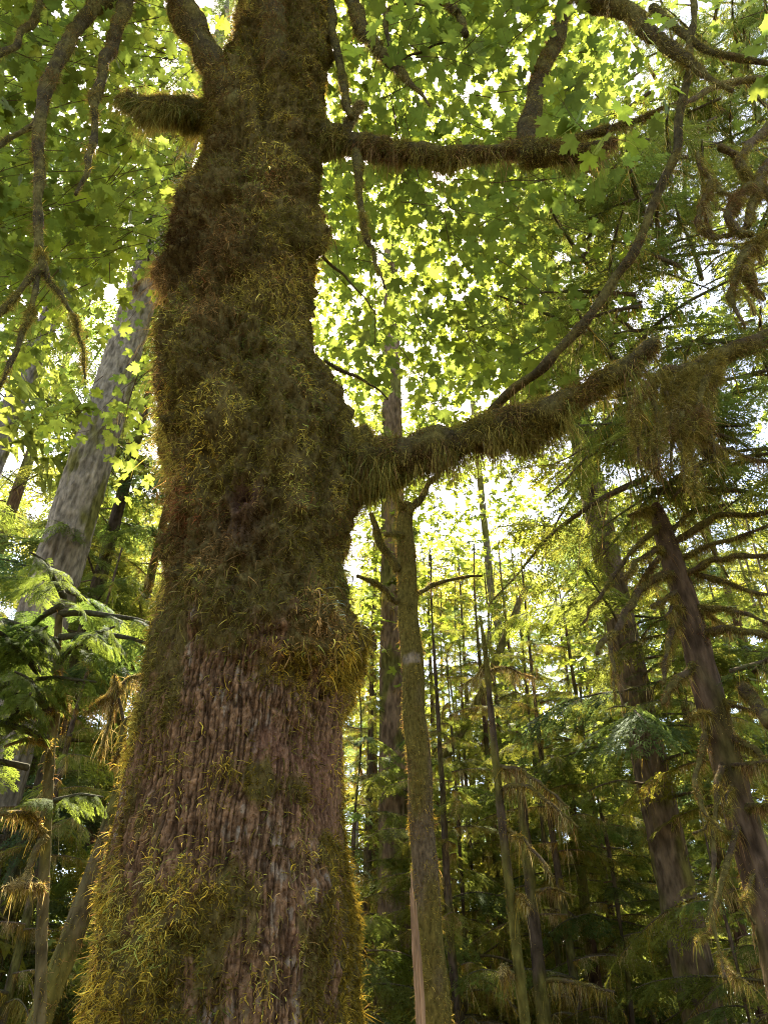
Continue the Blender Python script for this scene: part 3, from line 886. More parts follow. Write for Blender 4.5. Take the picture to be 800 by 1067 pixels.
PROTO = [
    conifer('hemlock_tree', 26, .24, 3.0, 84, 3.81, BOUGH, 101),
    conifer('hemlock_tree', 21, .18, 2.2, 72, 3.25, BOUGH[1:] + BOUGH_MOSSY[:1], 102, bark=REDB * .9),
    conifer('mossy_hemlock', 15, .11, 1.5, 46, 2.8, BOUGH_MOSSY, 103, bark=DARKB, dead=10, dmoss=220),
    conifer('mossy_hemlock', 18, .14, 1.6, 50, 3.14, BOUGH_MOSSY + BOUGH[2:3], 104, bark=REDB * .8, dead=8, dmoss=200),
    conifer('cedar_tree', 30, .32, 4.5, 84, 4.14, [BOUGH[0], BOUGH[2], BOUGH[3]], 105, bark=REDB),
]
PROTO.append(conifer('hemlock_sapling', 7.5, .045, .5, 46, 2.0, BOUGH + BOUGH_MOSSY[:1], 106, bark=DARKB, dead=3, dmoss=60))
_used = set()
def place(k, px, row, Y, label, rz=None, s=1.0, group='conifers of the forest behind the maple', cat='tree'):
    o = PROTO[k] if k not in _used else copy_tree(PROTO[k])
    _used.add(k)
    b = base_at(px, row, Y)
    o.location = b
    o.rotation_euler = (0, 0, rng.uniform(0, 6.28) if rz is None else rz)
    o.scale = (s, s, s)
    tag(o, label, cat, group)
    return o

def shift_children(root, loc):
    """sit an Empty on its base without moving what was built in world space"""
    root.location = loc

# --- big grey conifer behind the maple at the left
def big_trunk(name, px, row, Y, r, H, col, label, cat='tree', f1=9, amp=.05, moss=.15, crown=None, boughs=None, lean=0.0, ns=150, per=130, mat=None, extra=None, group=None):
    b = base_at(px, row, Y)
    root = empty(name, b)
    tag(root, label, cat, group)
    mb = MB()
    zt = np.array([-.4, .4, 1.5, 5, 10, 16, 22, H])
    rt = r * np.array([1.5, 1.25, 1.08, 1.0, .93, .82, .66, .3])
    pts = np.column_stack([b[0] + lean * zt, np.full(8, Y), zt])
    rough_trunk(mb, pts, rt, col, ns=ns, per=per, f1=f1, amp=amp, zst=.26, seed=int(abs(px)) + 3, mossc=np.array([.10, .085, .025]), mossamt=moss, lean_lump=.06)
    mb.build('trunk', M_CBARK, root, loc=b)
    if crown:
        mb = MB()
        z0, n, Lm = crown
        crown_into(mb, H, z0, n, Lm, boughs or BOUGH, seed=int(abs(px)) + 9, off=(b[0] + lean * z0, Y, 0), thin=.1)
        mb.build('crown', CM, root, loc=b)
    return root, b

fir, fb = big_trunk('fir_tree', 104, 450, 11.0, .415, 34, np.array([.20, .155, .115]), 'massive grey furrowed conifer trunk against the white sky between the left edge and the maple', crown=(15.5, 46, 4.2), f1=13, amp=.05, moss=.05)
mbx = []
for (px, py, px2, py2) in ((158, 236, 152, 195), (140, 300, 160, 280), (120, 430, 150, 425), (92, 350, 70, 338)):
    a, b_ = P(px, py, 10.6), P(px2, py2, 10.2)
    limb3(BR, [a, (a + b_) / 2 + [0, 0, .05], b_], [.05, .035, .01], fir, 0, .04, 120, .22, ns=6, bark=(.2, .15, .11), weights=(1, .5, 2, .5, .5, 3, 0), mat=M_TWIG, loc=fb, wid=.012)
fir2, fb2 = big_trunk('fir_tree', 8, 440, 15.0, .36, 32, GREYB * .9, 'mossy conifer trunk cut off by the left edge of the photo beside the grey one', crown=(9, 46, 3.2), f1=8, amp=.04, moss=.3)
fir3, fb3 = big_trunk('fir_tree', 70, 655, 18.0, .20, 26, REDB * 1.5, 'thin reddish trunk just right of the massive grey conifer, low down', crown=(12, 30, 2.6), f1=9, amp=.03)

# --- the dark cedar and the mossy alder right of the maple
cedar, cb = big_trunk('cedar_tree', 412, 860, 14.0, .285, 27, np.array([.150, .095, .060]), 'tall straight conifer with stringy dark reddish bark directly behind the slender mossy trunk', crown=(12.5, 26, 1.9), f1=13, amp=.045, moss=.30)
# ferny tufts growing on it
mb = MB()
for (px, py) in ((402, 822), (418, 815), (424, 560), (405, 610)):
    p = P(px, py, 13.5)
    for k_ in range(3):
        mb.add_mb(BOUGH_NEAR[k_ % 2], rotz(rng.uniform(3.3, 6.1)), p, .5)
mb.build('foliage', CM, cedar, loc=cb)

AY = 7.0
ab = base_at(450, 1075, AY)
alder = empty('alder_snag', ab)
tag(alder, 'slender mossy trunk with a broken forked top and a pale scar, beside a pink slab', 'tree')
apx = [(424, 526, 6.5), (421, 548, 8.5), (424, 590, 9.2), (425, 640, 10), (430, 690, 11.3), (431, 740, 12), (437, 800, 12.4), (439, 860, 13), (444, 920, 13.6), (446, 980, 15), (452, 1040, 16), (453, 1092, 18), (454, 1135, 24)]
W = np.array([P(a, b, AY) for a, b, r in apx]); R = [RW(r, w) for (a, b, r), w in zip(apx, W)]
mb = MB()
v, f, nr = rough_trunk(mb, W, R, np.array([.12, .085, .05]), ns=40, per=16, f1=30, amp=.012, zst=.25, lean_lump=.16, mossc=np.array([.11, .085, .022]), mossamt=.6, patch=(P(428, 686, AY - .1), np.array([.10, .2, .06]), np.array([.26, .20, .15])))
at_ = mb.build('trunk', M_BARK, alder, loc=ab)
mm = MB(); add_moss(mm, v, f, nr, 26000, .022, .0045, (4, 1, 3, 2, .4, .3, 0))
mm.build('moss', M_MOSS, at_, loc=ab)
for pts, y1, r0, r1 in (([(424, 536), (430, 528), (440, 518), (446, 505), (456, 495), (462, 480)], 7.0, 5, 2), ([(420, 532), (412, 518), (408, 500)], 6.9, 5, 2), ([(415, 594), (406, 580), (396, 566), (390, 545), (386, 535)], 6.6, 5, 2.6), ([(414, 627), (402, 616), (388, 606), (372, 600)], 6.5, 3.6, 2), ([(422, 558), (412, 556), (402, 557)], 6.7, 4, 3)):
    limb(BR, lin(pts, AY - .05, y1, r0, r1), alder, 1600, .018, 120, .06, ns=8, loc=ab)
limb(BR, lin([(430, 622), (442, 615), (456, 608), (480, 602), (502, 600)], AY, 7.6, 2.8, 1.2), alder, 900, .02, 160, .08, ns=8, loc=ab)
# the split slab leaning on its foot
sp = empty('wood_slab', base_at(438, 1090, AY - .35))
tag(sp, 'pale pink split slab of broken wood standing against the foot of the slender mossy trunk', 'wood')
mb = MB()
for (dx, top_, w_) in ((0, 905, .015), (-2, 925, .012), (3, 938, .014), (5, 985, .012)):
    w1 = [P(428 + dx + (y - 903) * .055, y, 6.72 - .0006 * (y - 903)) for y in (top_, top_ + 14, top_ + 40, top_ + 80, 1075, 1110)]
    w1.append(np.array([w1[-1][0], w1[-1][1], -.05]))
    add_tube(mb, w1, [.003, w_ * .5, w_ * .9, w_, w_ * 1.1, w_ * 1.2, w_ * 1.2], np.array([.25, .15, .085]), ns=7, per=12, lump=.5, lfreq=12)
mb.build('slab', M_WOOD, sp, loc=np.array(sp.location))

# --- thin dead trunks in the middle
def pole(name, pts, Y0, Y1, label, col, rs, limbs=(), moss=1500, group=None, mossL=.03, boughs=None, ns=14, lmoss=(700, 300), hangL=.16):
    """trunk through picture points, carried down to the ground"""
    n = len(pts)
    W = [P(a, b, Y0 + (Y1 - Y0) * i / (n - 1)) for i, (a, b) in enumerate(pts)]
    R = [RW(r, w) for r, w in zip(rs[0] + (rs[1] - rs[0]) * (np.arange(n) / (n - 1)) ** .8, W)]
    t = W[-1] - W[-2]
    if W[-1][2] > 0:
        e = W[-1] + t / abs(t[2]) * (W[-1][2] + .15)
        W.append(e); R.append(R[-1] * 1.12)
    b = np.array([W[-1][0], W[-1][1], 0])
    root = empty(name, b); tag(root, label, 'tree', group)
    mb = MB()
    v, f, nr = rough_trunk(mb, np.array(W), R, np.asarray(col), ns=ns, per=14, f1=26, amp=.012, zst=.2, lean_lump=.14, mossc=np.array([.10, .085, .022]), mossamt=.4)
    t_ = mb.build('trunk', M_CBARK, root, loc=b)
    if moss:
        mm = MB(); add_moss(mm, v, f, nr, moss, mossL, .006, (3, 1, 3, 2, .3, .4, 0)); mm.build('moss', M_MOSS, t_, loc=b)
    for lp in limbs:
        pts2, y0, y1, r0, r1 = lp
        limb(BR, lin(pts2, y0, y1, r0, r1), root, lmoss[0], .022, lmoss[1], hangL, ns=8, loc=b, mat=M_TWIG, wid=.006, weights=(2, 1, 2, 2, 0, 2.5, 0), bark=(.085, .06, .038))
    return root, b, W

snag, sb, sW = pole('dead_sapling', [(500, 642), (504, 668), (507, 695), (511, 740), (516, 790), (522, 850), (530, 920), (538, 990), (547, 1067)], 9, 9,
    'thin dark dead trunk right of the mossy snag with drooping mossy side branches', DARKB, (1.1, 5.6),
    [([(520, 798), (540, 801), (562, 815), (578, 828), (592, 842)], 9, 8.6, 2.6, 1), ([(523, 823), (538, 819), (552, 820), (568, 834), (586, 848), (602, 862)], 9, 8.4, 3, 1.2),
     ([(530, 866), (546, 874), (562, 893), (576, 914)], 9, 8.5, 3, 1.4), ([(537, 932), (544, 934), (551, 944)], 9, 8.8, 2.2, 1.2), ([(536, 1015), (524, 1006), (521, 1020)], 9, 8.8, 2.6, 1.4),
     ([(507, 690), (494, 706), (478, 716)], 9, 9.3, 1.4, .8), ([(508, 700), (530, 696), (556, 706)], 9, 9.4, 1.4, .8)], moss=2500)
snag2, _, _ = pole('dead_sapling', [(540, 800), (544, 840), (550, 900), (556, 960), (562, 1020), (567, 1067)], 11, 11,
    'slightly thicker dark trunk half hidden by hanging moss, immediately right of the thin dead one', DARKB * .8, (3.5, 8),
    [([(562, 1024), (585, 1022), (610, 1026), (640, 1034)], 11, 10.6, 3, 1.4), ([(553, 930), (575, 926), (600, 934)], 11, 10.6, 2.4, 1)], moss=1500)
snag3, _, _ = pole('leaning_pole', [(548, 612), (536, 640), (523, 672), (507, 712), (486, 752), (462, 792), (446, 820), (420, 866), (380, 936)], 15.6, 16.2,
    'mossy pole leaning steeply from the thin dead trunk down to the slender mossy one', np.array([.13, .10, .045]), (3.2, 5.4), [], moss=2200)
snag4, _, _ = pole('dead_sapling', [(492, 415), (500, 500), (506, 560), (512, 620), (520, 660), (526, 740), (540, 900)], 22, 22,
    'far thin bare stem against the sky above the top of the thin dead trunk', np.array([.14, .11, .085]), (2.6, 5), [], moss=0)
snag5, _, _ = pole('dead_sapling', [(590, 800), (601, 880), (610, 950), (618, 1010), (625, 1067)], 13, 13,
    'dark reddish stem in the golden hanging moss left of the broad cedar trunk', REDB * .7, (3, 7.5), [([(612, 965), (590, 950), (565, 948)], 13, 12.4, 3, 1), ([(620, 1000), (640, 985), (662, 990)], 13, 12.4, 3, 1)], moss=900)
snag6, _, _ = pole('dead_sapling', [(634, 560), (641, 620), (650, 700), (664, 820)], 25, 25,
    'far blurred brown stem left of the dead-limbed trunk, seen between its drooping limbs', np.array([.14, .10, .075]), (4.5, 6), [], moss=0)

# --- broad cedar trunk at the right
rc, rb = big_trunk('cedar_tree', 705, 930, 11.0, .238, 27, np.array([.115, .078, .048]), 'broad brown stringy-barked trunk leaning left in view, behind the dead-limbed tree at the right', crown=(4.9, 64, 2.5), boughs=BOUGH, f1=14, amp=.03, moss=.12, ns=70)
mb = MB()
for (px, py, a) in ((655, 690, 4.2), (668, 705, 5.0), (678, 725, 4.6), (650, 720, 5.6), (672, 745, 3.9), (660, 755, 5.3), (690, 740, 4.4), (668, 665, 4.8), (648, 660, 5.2), (672, 790, 4.0), (690, 792, 5.4), (700, 830, 5.6), (684, 770, 4.7), (676, 818, 3.6)):
    mb.add_mb(BOUGH_MID[int(px) % 2], rotz(a), P(px, py, 10.7), .75)
mb.build('foliage', CM, rc, loc=rb)

# --- the dead-limbed hemlock at the right
JY = 6.5
jb = base_at(745, 760, JY)
dead = empty('dead_limbed_hemlock', jb)
tag(dead, 'reddish trunk with many bare drooping mossy limbs on both sides', 'tree')
jpx = [(683, 526, 5), (688, 545, 10), (697, 575, 11.5), (710, 615, 13), (722, 660, 14.5), (733, 705, 15.5), (745, 750, 16.5), (757, 795, 17), (770, 845, 17.5), (784, 895, 18), (797, 945, 18.5), (826, 1067, 20), (840, 1130, 24)]
W = np.array([P(a, b, JY) for a, b, r in jpx]); R = [RW(r, w) * .88 for (a, b, r), w in zip(jpx, W)]
mb = MB()
v, f, nr = rough_trunk(mb, W, R, np.array([.092, .058, .036]), ns=44, per=16, f1=24, amp=.022, zst=.2, lean_lump=.2, mossc=np.array([.09, .07, .024]), mossamt=.25)
jt = mb.build('trunk', M_CBARK, dead, loc=jb)
mm = MB(); add_moss(mm, v, f, nr, 6000, .03, .005, (3, 1, 3, 1, 1, 1, 0), w=sst(.5, .62, fbm(v * 3, 88, 2)))
mm.build('moss', M_MOSS, jt, loc=jb)
JL = [
    ([(688, 547), (666, 566), (645, 592), (629, 615), (614, 634), (604, 652)], 6.1, 3.4, 1), ([(690, 574), (684, 573), (669, 581), (657, 594), (650, 604)], 6.0, 4, 2.2),
    ([(700, 598), (679, 605), (663, 618), (650, 639), (640, 659), (625, 671), (622, 681)], 5.8, 4.4, 2.4), ([(637, 660), (637, 684), (639, 705), (641, 728)], 5.8, 2.4, 1.2),
    ([(664, 617), (669, 606), (677, 592), (687, 580)], 6.1, 3.4, 2.2), ([(705, 616), (690, 626), (678, 632)], 6.1, 3, 1.6), ([(706, 645), (696, 668), (692, 689), (691, 712)], 6.0, 3.6, 1.6),
    ([(724, 690), (705, 707), (696, 720), (690, 733)], 6.1, 4.6, 3), ([(716, 634), (700, 632), (693, 642)], 6.2, 2.6, 1.4), ([(681, 530), (668, 533), (654, 538)], 6.2, 2.8, 1.4),
    ([(704, 564), (726, 550), (747, 537), (774, 537), (802, 533)], 6.0, 4, 2), ([(708, 582), (732, 571), (763, 562), (802, 547)], 6.0, 3.4, 2), ([(714, 598), (742, 583), (768, 579), (802, 579)], 5.9, 4.2, 2.4),
    ([(724, 598), (747, 604), (774, 614), (802, 620)], 6.1, 2.8, 1.8), ([(724, 633), (753, 634), (779, 640), (804, 652)], 6.0, 3.4, 2), ([(730, 660), (758, 655), (784, 659), (806, 664)], 5.9, 4.2, 3),
    ([(738, 640), (750, 648), (760, 654)], 6.8, 2, 1), ([(700, 552), (714, 538), (730, 530), (756, 525)], 7.0, 2.6, 1.4), ([(758, 799), (774, 797), (800, 793)], 6.0, 3, 2),
    ([(736, 757), (728, 795), (724, 818), (733, 846), (752, 866)], 5.9, 3.2, 1.6), ([(752, 792), (748, 812), (746, 834), (742, 875), (740, 921), (737, 958)], 5.8, 3.2, 1.8),
    ([(770, 860), (765, 868), (757, 898), (748, 933), (742, 961), (751, 999), (755, 1020)], 5.7, 4, 1.8), ([(751, 1000), (765, 1018), (780, 1026)], 5.7, 2, 1), ([(742, 962), (732, 975), (725, 982)], 5.7, 2, 1),
    ([(756, 765), (772, 774), (788, 782), (804, 800)], 6.1, 3.6, 3), ([(772, 840), (785, 839), (806, 838)], 6.1, 3.6, 2.6), ([(788, 908), (780, 925), (773, 939), (786, 963)], 6.0, 3, 1.4), ([(772, 715), (786, 732), (802, 752)], 5.6, 6, 7),
    ([(745, 728), (762, 735), (790, 742)], 6.2, 2.6, 1.4), ([(742, 745), (730, 742), (716, 748)], 6.1, 2, 1), ([(764, 812), (756, 830), (758, 850)], 6.0, 2.2, 1.2), ([(762, 870), (740, 858), (722, 868)], 6.0, 2.2, 1.2)]
for pts, y1, r0, r1 in JL:
    limb(BR, lin(pts, JY - .05, y1, r0, r1), dead, 1100, .022, 420, .065, ns=8, lump=.3, bark=(.075, .05, .03), loc=jb, mat=M_TWIG, weights=(4, 1.5, 2.5, .5, .3, .8, 0), wid=.005)
mb = MB()
for (px, py, a, s) in ((760, 700, 5.6, .8), (785, 700, 4.8, .8), (700, 520, 4.9, .7)):
    mb.add_mb(BOUGH_MID[int(s * 10) % 2], rotz(a), P(px, py, JY - .2), s)
for k_ in range(36):
    z = 6.6 + k_ * .2
    mb.add_mb(BOUGH_MID[k_ % 2], rotz(k_ * 2.4), np.array([jb[0], JY, z]), 1.5 - .02 * k_)
mb.build('crown', CM, dead, loc=jb)

# --- the leaning mossy trunk and the young hemlock at the left
lt, lb, lW = pole('leaning_dead_tree', [(152, 748), (140, 790), (126, 832), (108, 888), (88, 942), (68, 996), (48, 1046), (32, 1090)], 7.3, 6.9,
    'thick mossy leaning trunk with dry hairy dead limbs, running down left behind the maple', np.array([.10, .075, .04]), (8, 12.5),
    [([(146, 762), (150, 735), (160, 715)], 7.2, 6.9, 4, 2), ([(118, 730), (124, 716), (136, 706), (152, 703)], 7.0, 7.2, 3, 1.6), ([(122, 722), (121, 708), (120, 703)], 7.0, 7.0, 2.4, 1.4),
     ([(150, 738), (138, 746), (130, 752), (126, 775), (118, 800)], 7.1, 6.8, 2.6, 1.4), ([(120, 722), (110, 728), (98, 736), (88, 742)], 7.0, 6.8, 2, 1), ([(124, 728), (130, 760), (134, 800), (132, 830)], 7.0, 6.9, 1.6, .8), ([(118, 732), (112, 760), (104, 790)], 7.0, 6.8, 1.6, .8)], moss=5000, ns=24, lmoss=(900, 260), hangL=.10)
young, yb, yW = pole('young_hemlock', [(62, 640), (60, 680), (62, 720), (54, 770), (50, 830), (47, 900), (44, 970), (42, 1067)], 5.6, 5.6,
    'young hemlock with bright green drooping sprays and a thin mossy stem at the left edge', np.array([.11, .085, .04]), (3, 6),
    [([(48, 868), (30, 850), (10, 848), (-10, 850)], 5.5, 5.2, 3.6, 2), ([(48, 872), (38, 885), (30, 905), (28, 925)], 5.5, 5.3, 4.4, 2), ([(60, 738), (40, 742), (15, 750), (-10, 756)], 5.5, 5.3, 2.6, 1.4), ([(52, 775), (30, 770), (5, 778)], 5.5, 5.2, 2.6, 1.4),
     ([(45, 925), (25, 918), (5, 925)], 5.5, 5.2, 2.6, 1.2), ([(60, 700), (70, 740), (66, 765)], 5.5, 5.6, 2.4, 2)], moss=2500, ns=16, mossL=.02, lmoss=(1100, 120), hangL=.06)
mb = MB()
for (px, py, a, s) in ((60, 668, 3.3, .95), (62, 664, .0, .95), (60, 676, 4.2, .95), (62, 690, 5.4, .9), (50, 672, 3.0, 1.1), (20, 680, 2.8, .8), (40, 700, 4.6, .9), (20, 735, 4.3, .8), (50, 735, 3.6, 1.0), (50, 742, 4.8, .8), (0, 690, 5.4, .9),
                      (10, 760, 5.2, .9), (50, 770, 3.9, .9), (-10, 720, 5.9, .9), (30, 800, 3.4, .8), (48, 840, 5.6, .6)):
    mb.add_mb(BOUGH_NEAR[int(s * 20) % 2], rotz(a) @ roty(-.1), P(px, py, 5.5), s, np.array([.66, .80, .8]))
for k_ in range(5):
    mb.add_mb(BOUGH_NEAR[k_ % 2], rotz(k_ * 2.4), np.array([yW[0][0], 5.6, yW[0][2] + .08 * k_]), 1.0 - .055 * k_, np.array([.66, .80, .8]))
mb.build('crown', CM, young, loc=yb)

# --- the overhanging hemlock at the upper right, its trunk out of view
OY = 4.6
ob = np.array([P(1500, 420, OY)[0], OY, 0])
over = empty('overhanging_hemlock', ob)
tag(over, 'hemlock beyond the right edge whose shaggy moss-hung limbs droop above the dead-limbed tree', 'tree')
mb = MB()
rough_trunk(mb, np.column_stack([np.full(5, ob[0]), np.full(5, OY), [-.3, 1, 6, 12, 18]]), [.34, .26, .22, .16, .05], REDB, ns=30, per=20, seed=9, mossc=np.array([.1, .08, .025]), mossamt=.4)
mb.build('trunk', M_CBARK, over, loc=ob)
OL = [([(960, 300), (880, 330), (800, 352), (760, 366), (725, 380), (692, 388)], 4.5, 4.2, 11, 6, 9000, .04, 450, .07),
      ([(720, 384), (716, 400), (712, 425), (708, 450)], 4.2, 4.1, 7, 2, 3500, .04, 260, .10), ([(745, 374), (735, 395), (728, 420), (722, 450)], 4.2, 4.1, 6, 2, 2500, .04, 260, .10),
      ([(690, 390), (674, 402), (662, 420), (655, 440)], 4.2, 4.1, 6, 2, 2500, .04, 260, .10), ([(725, 445), (740, 462), (760, 470), (790, 480)], 4.2, 4.2, 3, 1.5, 900, .03, 300, .12),
      ([(960, 60), (870, 90), (800, 130), (780, 150), (768, 160), (752, 152)], 4.4, 4.1, 9, 5, 4000, .03, 500, .1),
      ([(768, 160), (778, 178), (792, 194), (812, 210)], 4.1, 4.1, 7, 7, 3500, .035, 500, .1),
      ([(722, 158), (728, 175), (740, 192), (752, 200), (762, 205)], 4.2, 4.1, 3, 3, 1500, .03, 300, .1), ([(738, 190), (731, 210), (730, 232), (740, 246), (756, 244), (772, 240)], 4.1, 4.0, 5, 4, 3500, .035, 500, .08),
      ([(786, 196), (770, 205), (762, 225), (768, 240), (780, 242)], 4.0, 3.9, 7, 6, 4000, .035, 600, .1), ([(812, 246), (790, 250), (774, 262), (767, 285), (763, 306), (770, 325), (777, 338)], 4.0, 3.9, 10, 2, 6000, .04, 900, .13),
      ([(774, 280), (784, 300), (796, 312)], 3.9, 3.9, 5, 2, 1800, .03, 300, .1), ([(800, 170), (790, 190), (782, 215), (778, 235)], 4.1, 4.0, 5, 4, 2500, .03, 400, .1),
      ([(960, 20), (870, 60), (800, 82), (740, 92), (700, 110)], 4.6, 4.4, 7, 2, 2200, .025, 300, .1)]
r_ = np.random.default_rng(78)
for (x, y, L) in ((702, 392, 100), (710, 386, 120), (722, 384, 85), (731, 380, 105), (694, 398, 60), (678, 404, 90), (662, 422, 70), (745, 375, 50), (716, 440, 75), (688, 430, 60)):
    dx = r_.normal(0, 5, 4).cumsum()
    OL.append(([(x, y), (x + dx[0], y + L * .3), (x + dx[1], y + L * .6), (x + dx[2], y + L)], 4.2, 4.15 + r_.normal(0, .08), 3.0, 0.8, 800, .05, 90, .12))
for i_, (pts, y0, y1, r0, r1, mn, ml, hn, hl) in enumerate(OL):
    if 5 <= i_ <= 10:
        r0, r1, mn = r0 * .68, r1 * .62, int(mn * .7)
        pts = [(a + r_.normal(0, 2.5), b + r_.normal(0, 2.5)) for a, b in pts]
    limb(BR, lin(pts, y0, y1, r0, r1), over, mn, ml, hn, hl, ns=12, per=8, lump=.35, loc=ob, bark=(.09, .06, .035), weights=(4, 1, 3, .8, .5, 1, 0), droop=1.0)
mb = MB()
r_ = np.random.default_rng(77)
for k_ in range(700):
    px, py = r_.uniform(610, 840), r_.uniform(-60, 520)
    if r_.random() > max(blob(px, py, 740, 110, 90, 90), .75 * blob(px, py, 690, 240, 90, 70), .7 * blob(px, py, 780, 370, 60, 40), .55 * blob(px, py, 700, 460, 80, 50), .5 * blob(px, py, 620, 220, 50, 60)):
        continue
    mb.add_mb(BOUGH_MID[k_ % 2], rotz(r_.uniform(2.4, 4.6)) @ roty(r_.uniform(-.1, .35)), P(px + 40, py, r_.uniform(5.5, 8.0)), r_.uniform(.8, 1.25))
mb.build('crown', CM, over, loc=ob)

# ------------------------------------------------------------------ the forest behind
FOREST = [
    # proto, px, row, Y, label, scale
    (1, 100, 900, 13.5, 'dark shady hemlock between the young bright hemlock and the maple trunk, low at the left', .85),
    (0, 20, 900, 12.5, 'dark green hemlock low at the left edge behind the young bright hemlock', .8),
    (0, 150, 700, 22, 'bluish hemlock seen in the gap between the massive grey conifer and the maple', .95),
    (1, 60, 700, 27, 'bluish hemlock behind the foot of the massive grey conifer', 1.0),
    (4, -60, 700, 19, 'tall conifer filling the left edge above the young hemlock', 1.0),
    (0, 190, 900, 30, 'far conifer mostly hidden behind the maple, its boughs showing left of the trunk', .9),
    (2, 372, 900, 15.5, 'moss-draped hemlock whose boughs show in the strip between the maple and the dark cedar', .85),
    (2, 478, 950, 11.5, 'shaggy moss-draped hemlock right of the slender mossy trunk, dark hanging moss at its foot', .60),
    (3, 520, 950, 15.5, 'moss-draped hemlock behind the thin dead trunk in the middle', .66),
    (2, 590, 950, 12.0, 'hemlock with golden hanging moss between the two dead stems and the broad trunk', .62),
    (3, 640, 980, 14.5, 'moss-hung hemlock directly left of the broad brown trunk', .62),
    (1, 560, 900, 21, 'sunlit yellow-green hemlock beneath the thick mossy branch in the middle', .74),
    (3, 470, 900, 24, 'sunlit pale hemlock just right of the slender mossy trunk, lower than the sky gap', .85),
    (3, 620, 900, 20, 'sunlit hemlock in the middle distance left of the dead-limbed tree', .74),
    (0, 690, 900, 18, 'hemlock behind the dead-limbed tree, filling the space over the broad brown trunk', .62),
    (1, 770, 950, 12.5, 'hemlock with shaded boughs behind the dead-limbed trunk at the right edge', .6),
    (3, 800, 1000, 9.8, 'moss-hung hemlock in the lower right corner behind the dead-limbed trunk', .62),
    (4, 850, 900, 14, 'tall conifer rising at the right edge behind the drooping moss-hung limbs', .5),
    (0, 640, 700, 30, 'tall far hemlock behind the ragged end of the mossy branch', .95),
    (4, 735, 700, 28, 'tall far conifer behind the hanging moss clump at the right', .85),
    (1, 590, 700, 34, 'far hemlock right of the sky gap over the middle of the picture', 1.05),
    (0, 340, 900, 26, 'far conifer behind the maple trunk, its boughs showing to the right of it', .8),
    (1, 430, 900, 33, 'far conifer behind the dark cedar and the slender mossy trunk', .8),
    (4, 540, 900, 40, 'distant conifer behind the thin dead trunks, blurred in yellow light', .85),
    (0, 770, 900, 24, 'hemlock between the broad brown trunk and the right edge, far back', .72),
    (1, 830, 900, 20, 'broad hemlock beyond the right edge, its boughs crossing into the photo', .72),
    (3, 720, 990, 17, 'mossy hemlock in the gap between the broad brown trunk and the dead-limbed trunk', .8),
    (2, 30, 950, 10.0, 'dark moss-hung hemlock under the mossy leaning trunk in the lower left corner', .55),
    (1, 385, 780, 19, 'narrow sunlit hemlock peeping out between the maple and the dark cedar', .70),
    (3, 452, 800, 18.5, 'narrow sunlit hemlock filling the space between the slender mossy trunk and the leaning pole', .76),
    (1, 488, 800, 20, 'glowing yellow-green hemlock behind the crossing of the leaning pole and the dead trunk', .70),
    (3, 522, 800, 18, 'sunlit hemlock right of the thin dead trunk at the height of the sky gap', .70),
    (1, 556, 800, 23, 'glowing hemlock over the golden hanging moss in the middle', .80),
    (1, 628, 800, 25, 'sunlit hemlock left of the drooping limbs of the reddish trunk', .85),
    (0, 85, 620, 16, 'bluish hemlock right of the lower half of the massive grey conifer', .72),
    (1, 30, 800, 15, 'shaded hemlock in front of the massive grey conifer, behind the young bright one', .7),
    (5, 470, 960, 13.0, 'hemlock sapling with fine sprays just right of the foot of the slender mossy trunk', 1.0),
    (5, 505, 930, 16.0, 'hemlock sapling between the slender mossy trunk and the thin dead trunk', 1.25),
    (5, 585, 940, 14.0, 'hemlock sapling right of the slightly thicker dark trunk in the hanging moss', 1.15),
    (5, 635, 960, 12.5, 'hemlock sapling touching the left side of the broad brown trunk', .9),
    (5, 655, 900, 19.0, 'hemlock sapling farther back, above the left side of the broad brown trunk', 1.5),
    (5, 530, 900, 24.0, 'far hemlock sapling glowing low between the two dead trunks', 1.6),
    (5, 770, 990, 9.0, 'hemlock sapling in the lower right corner before the dead-limbed trunk', .55),
    (5, 380, 980, 12.0, 'hemlock sapling in the strip between the maple and the dark cedar', .9),
    (5, 95, 980, 12.0, 'hemlock sapling right of the leaning mossy trunk at the lower left', .8),
    (1, 250, 900, 18, 'hemlock wholly behind the maple with only its outer boughs in view', .8),
]
for k, px, row, Y, label, s in FOREST:
    place(k, px, row, Y, label, s=s)

# ------------------------------------------------------------------ broad-leaved saplings
def vine_maple(px, py, Y, H, label, n, box, dist, size, mix):
    b = base_at(px, py, Y)
    root = empty('vine_maple', b); tag(root, label, 'tree', 'broad-leaved saplings')
    mb = MB()
    for k in range(3):
        a = rng.uniform(0, 6.28)
        pts = [b + [0, 0, -.1], b + [.2 * math.cos(a), .2 * math.sin(a), H * .3], b + [.5 * math.cos(a), .5 * math.sin(a), H * .65], b + [1.1 * math.cos(a), 1.1 * math.sin(a), H]]
        add_tube(mb, pts, [.05, .04, .028, .008], np.array([.12, .09, .055]), ns=7, per=6, lump=.15)
    mb.build('trunk', M_CBARK, root, loc=b)
    mb = MB()
    leaf_zone(mb, n, box, dist, 1.1, 5, size, LEAF_LO, None, mix, origin=b, tilt=.45)
    mb.build('crown', [M_LEAF, M_TWIG], root, smooth=False, loc=b)
    return root

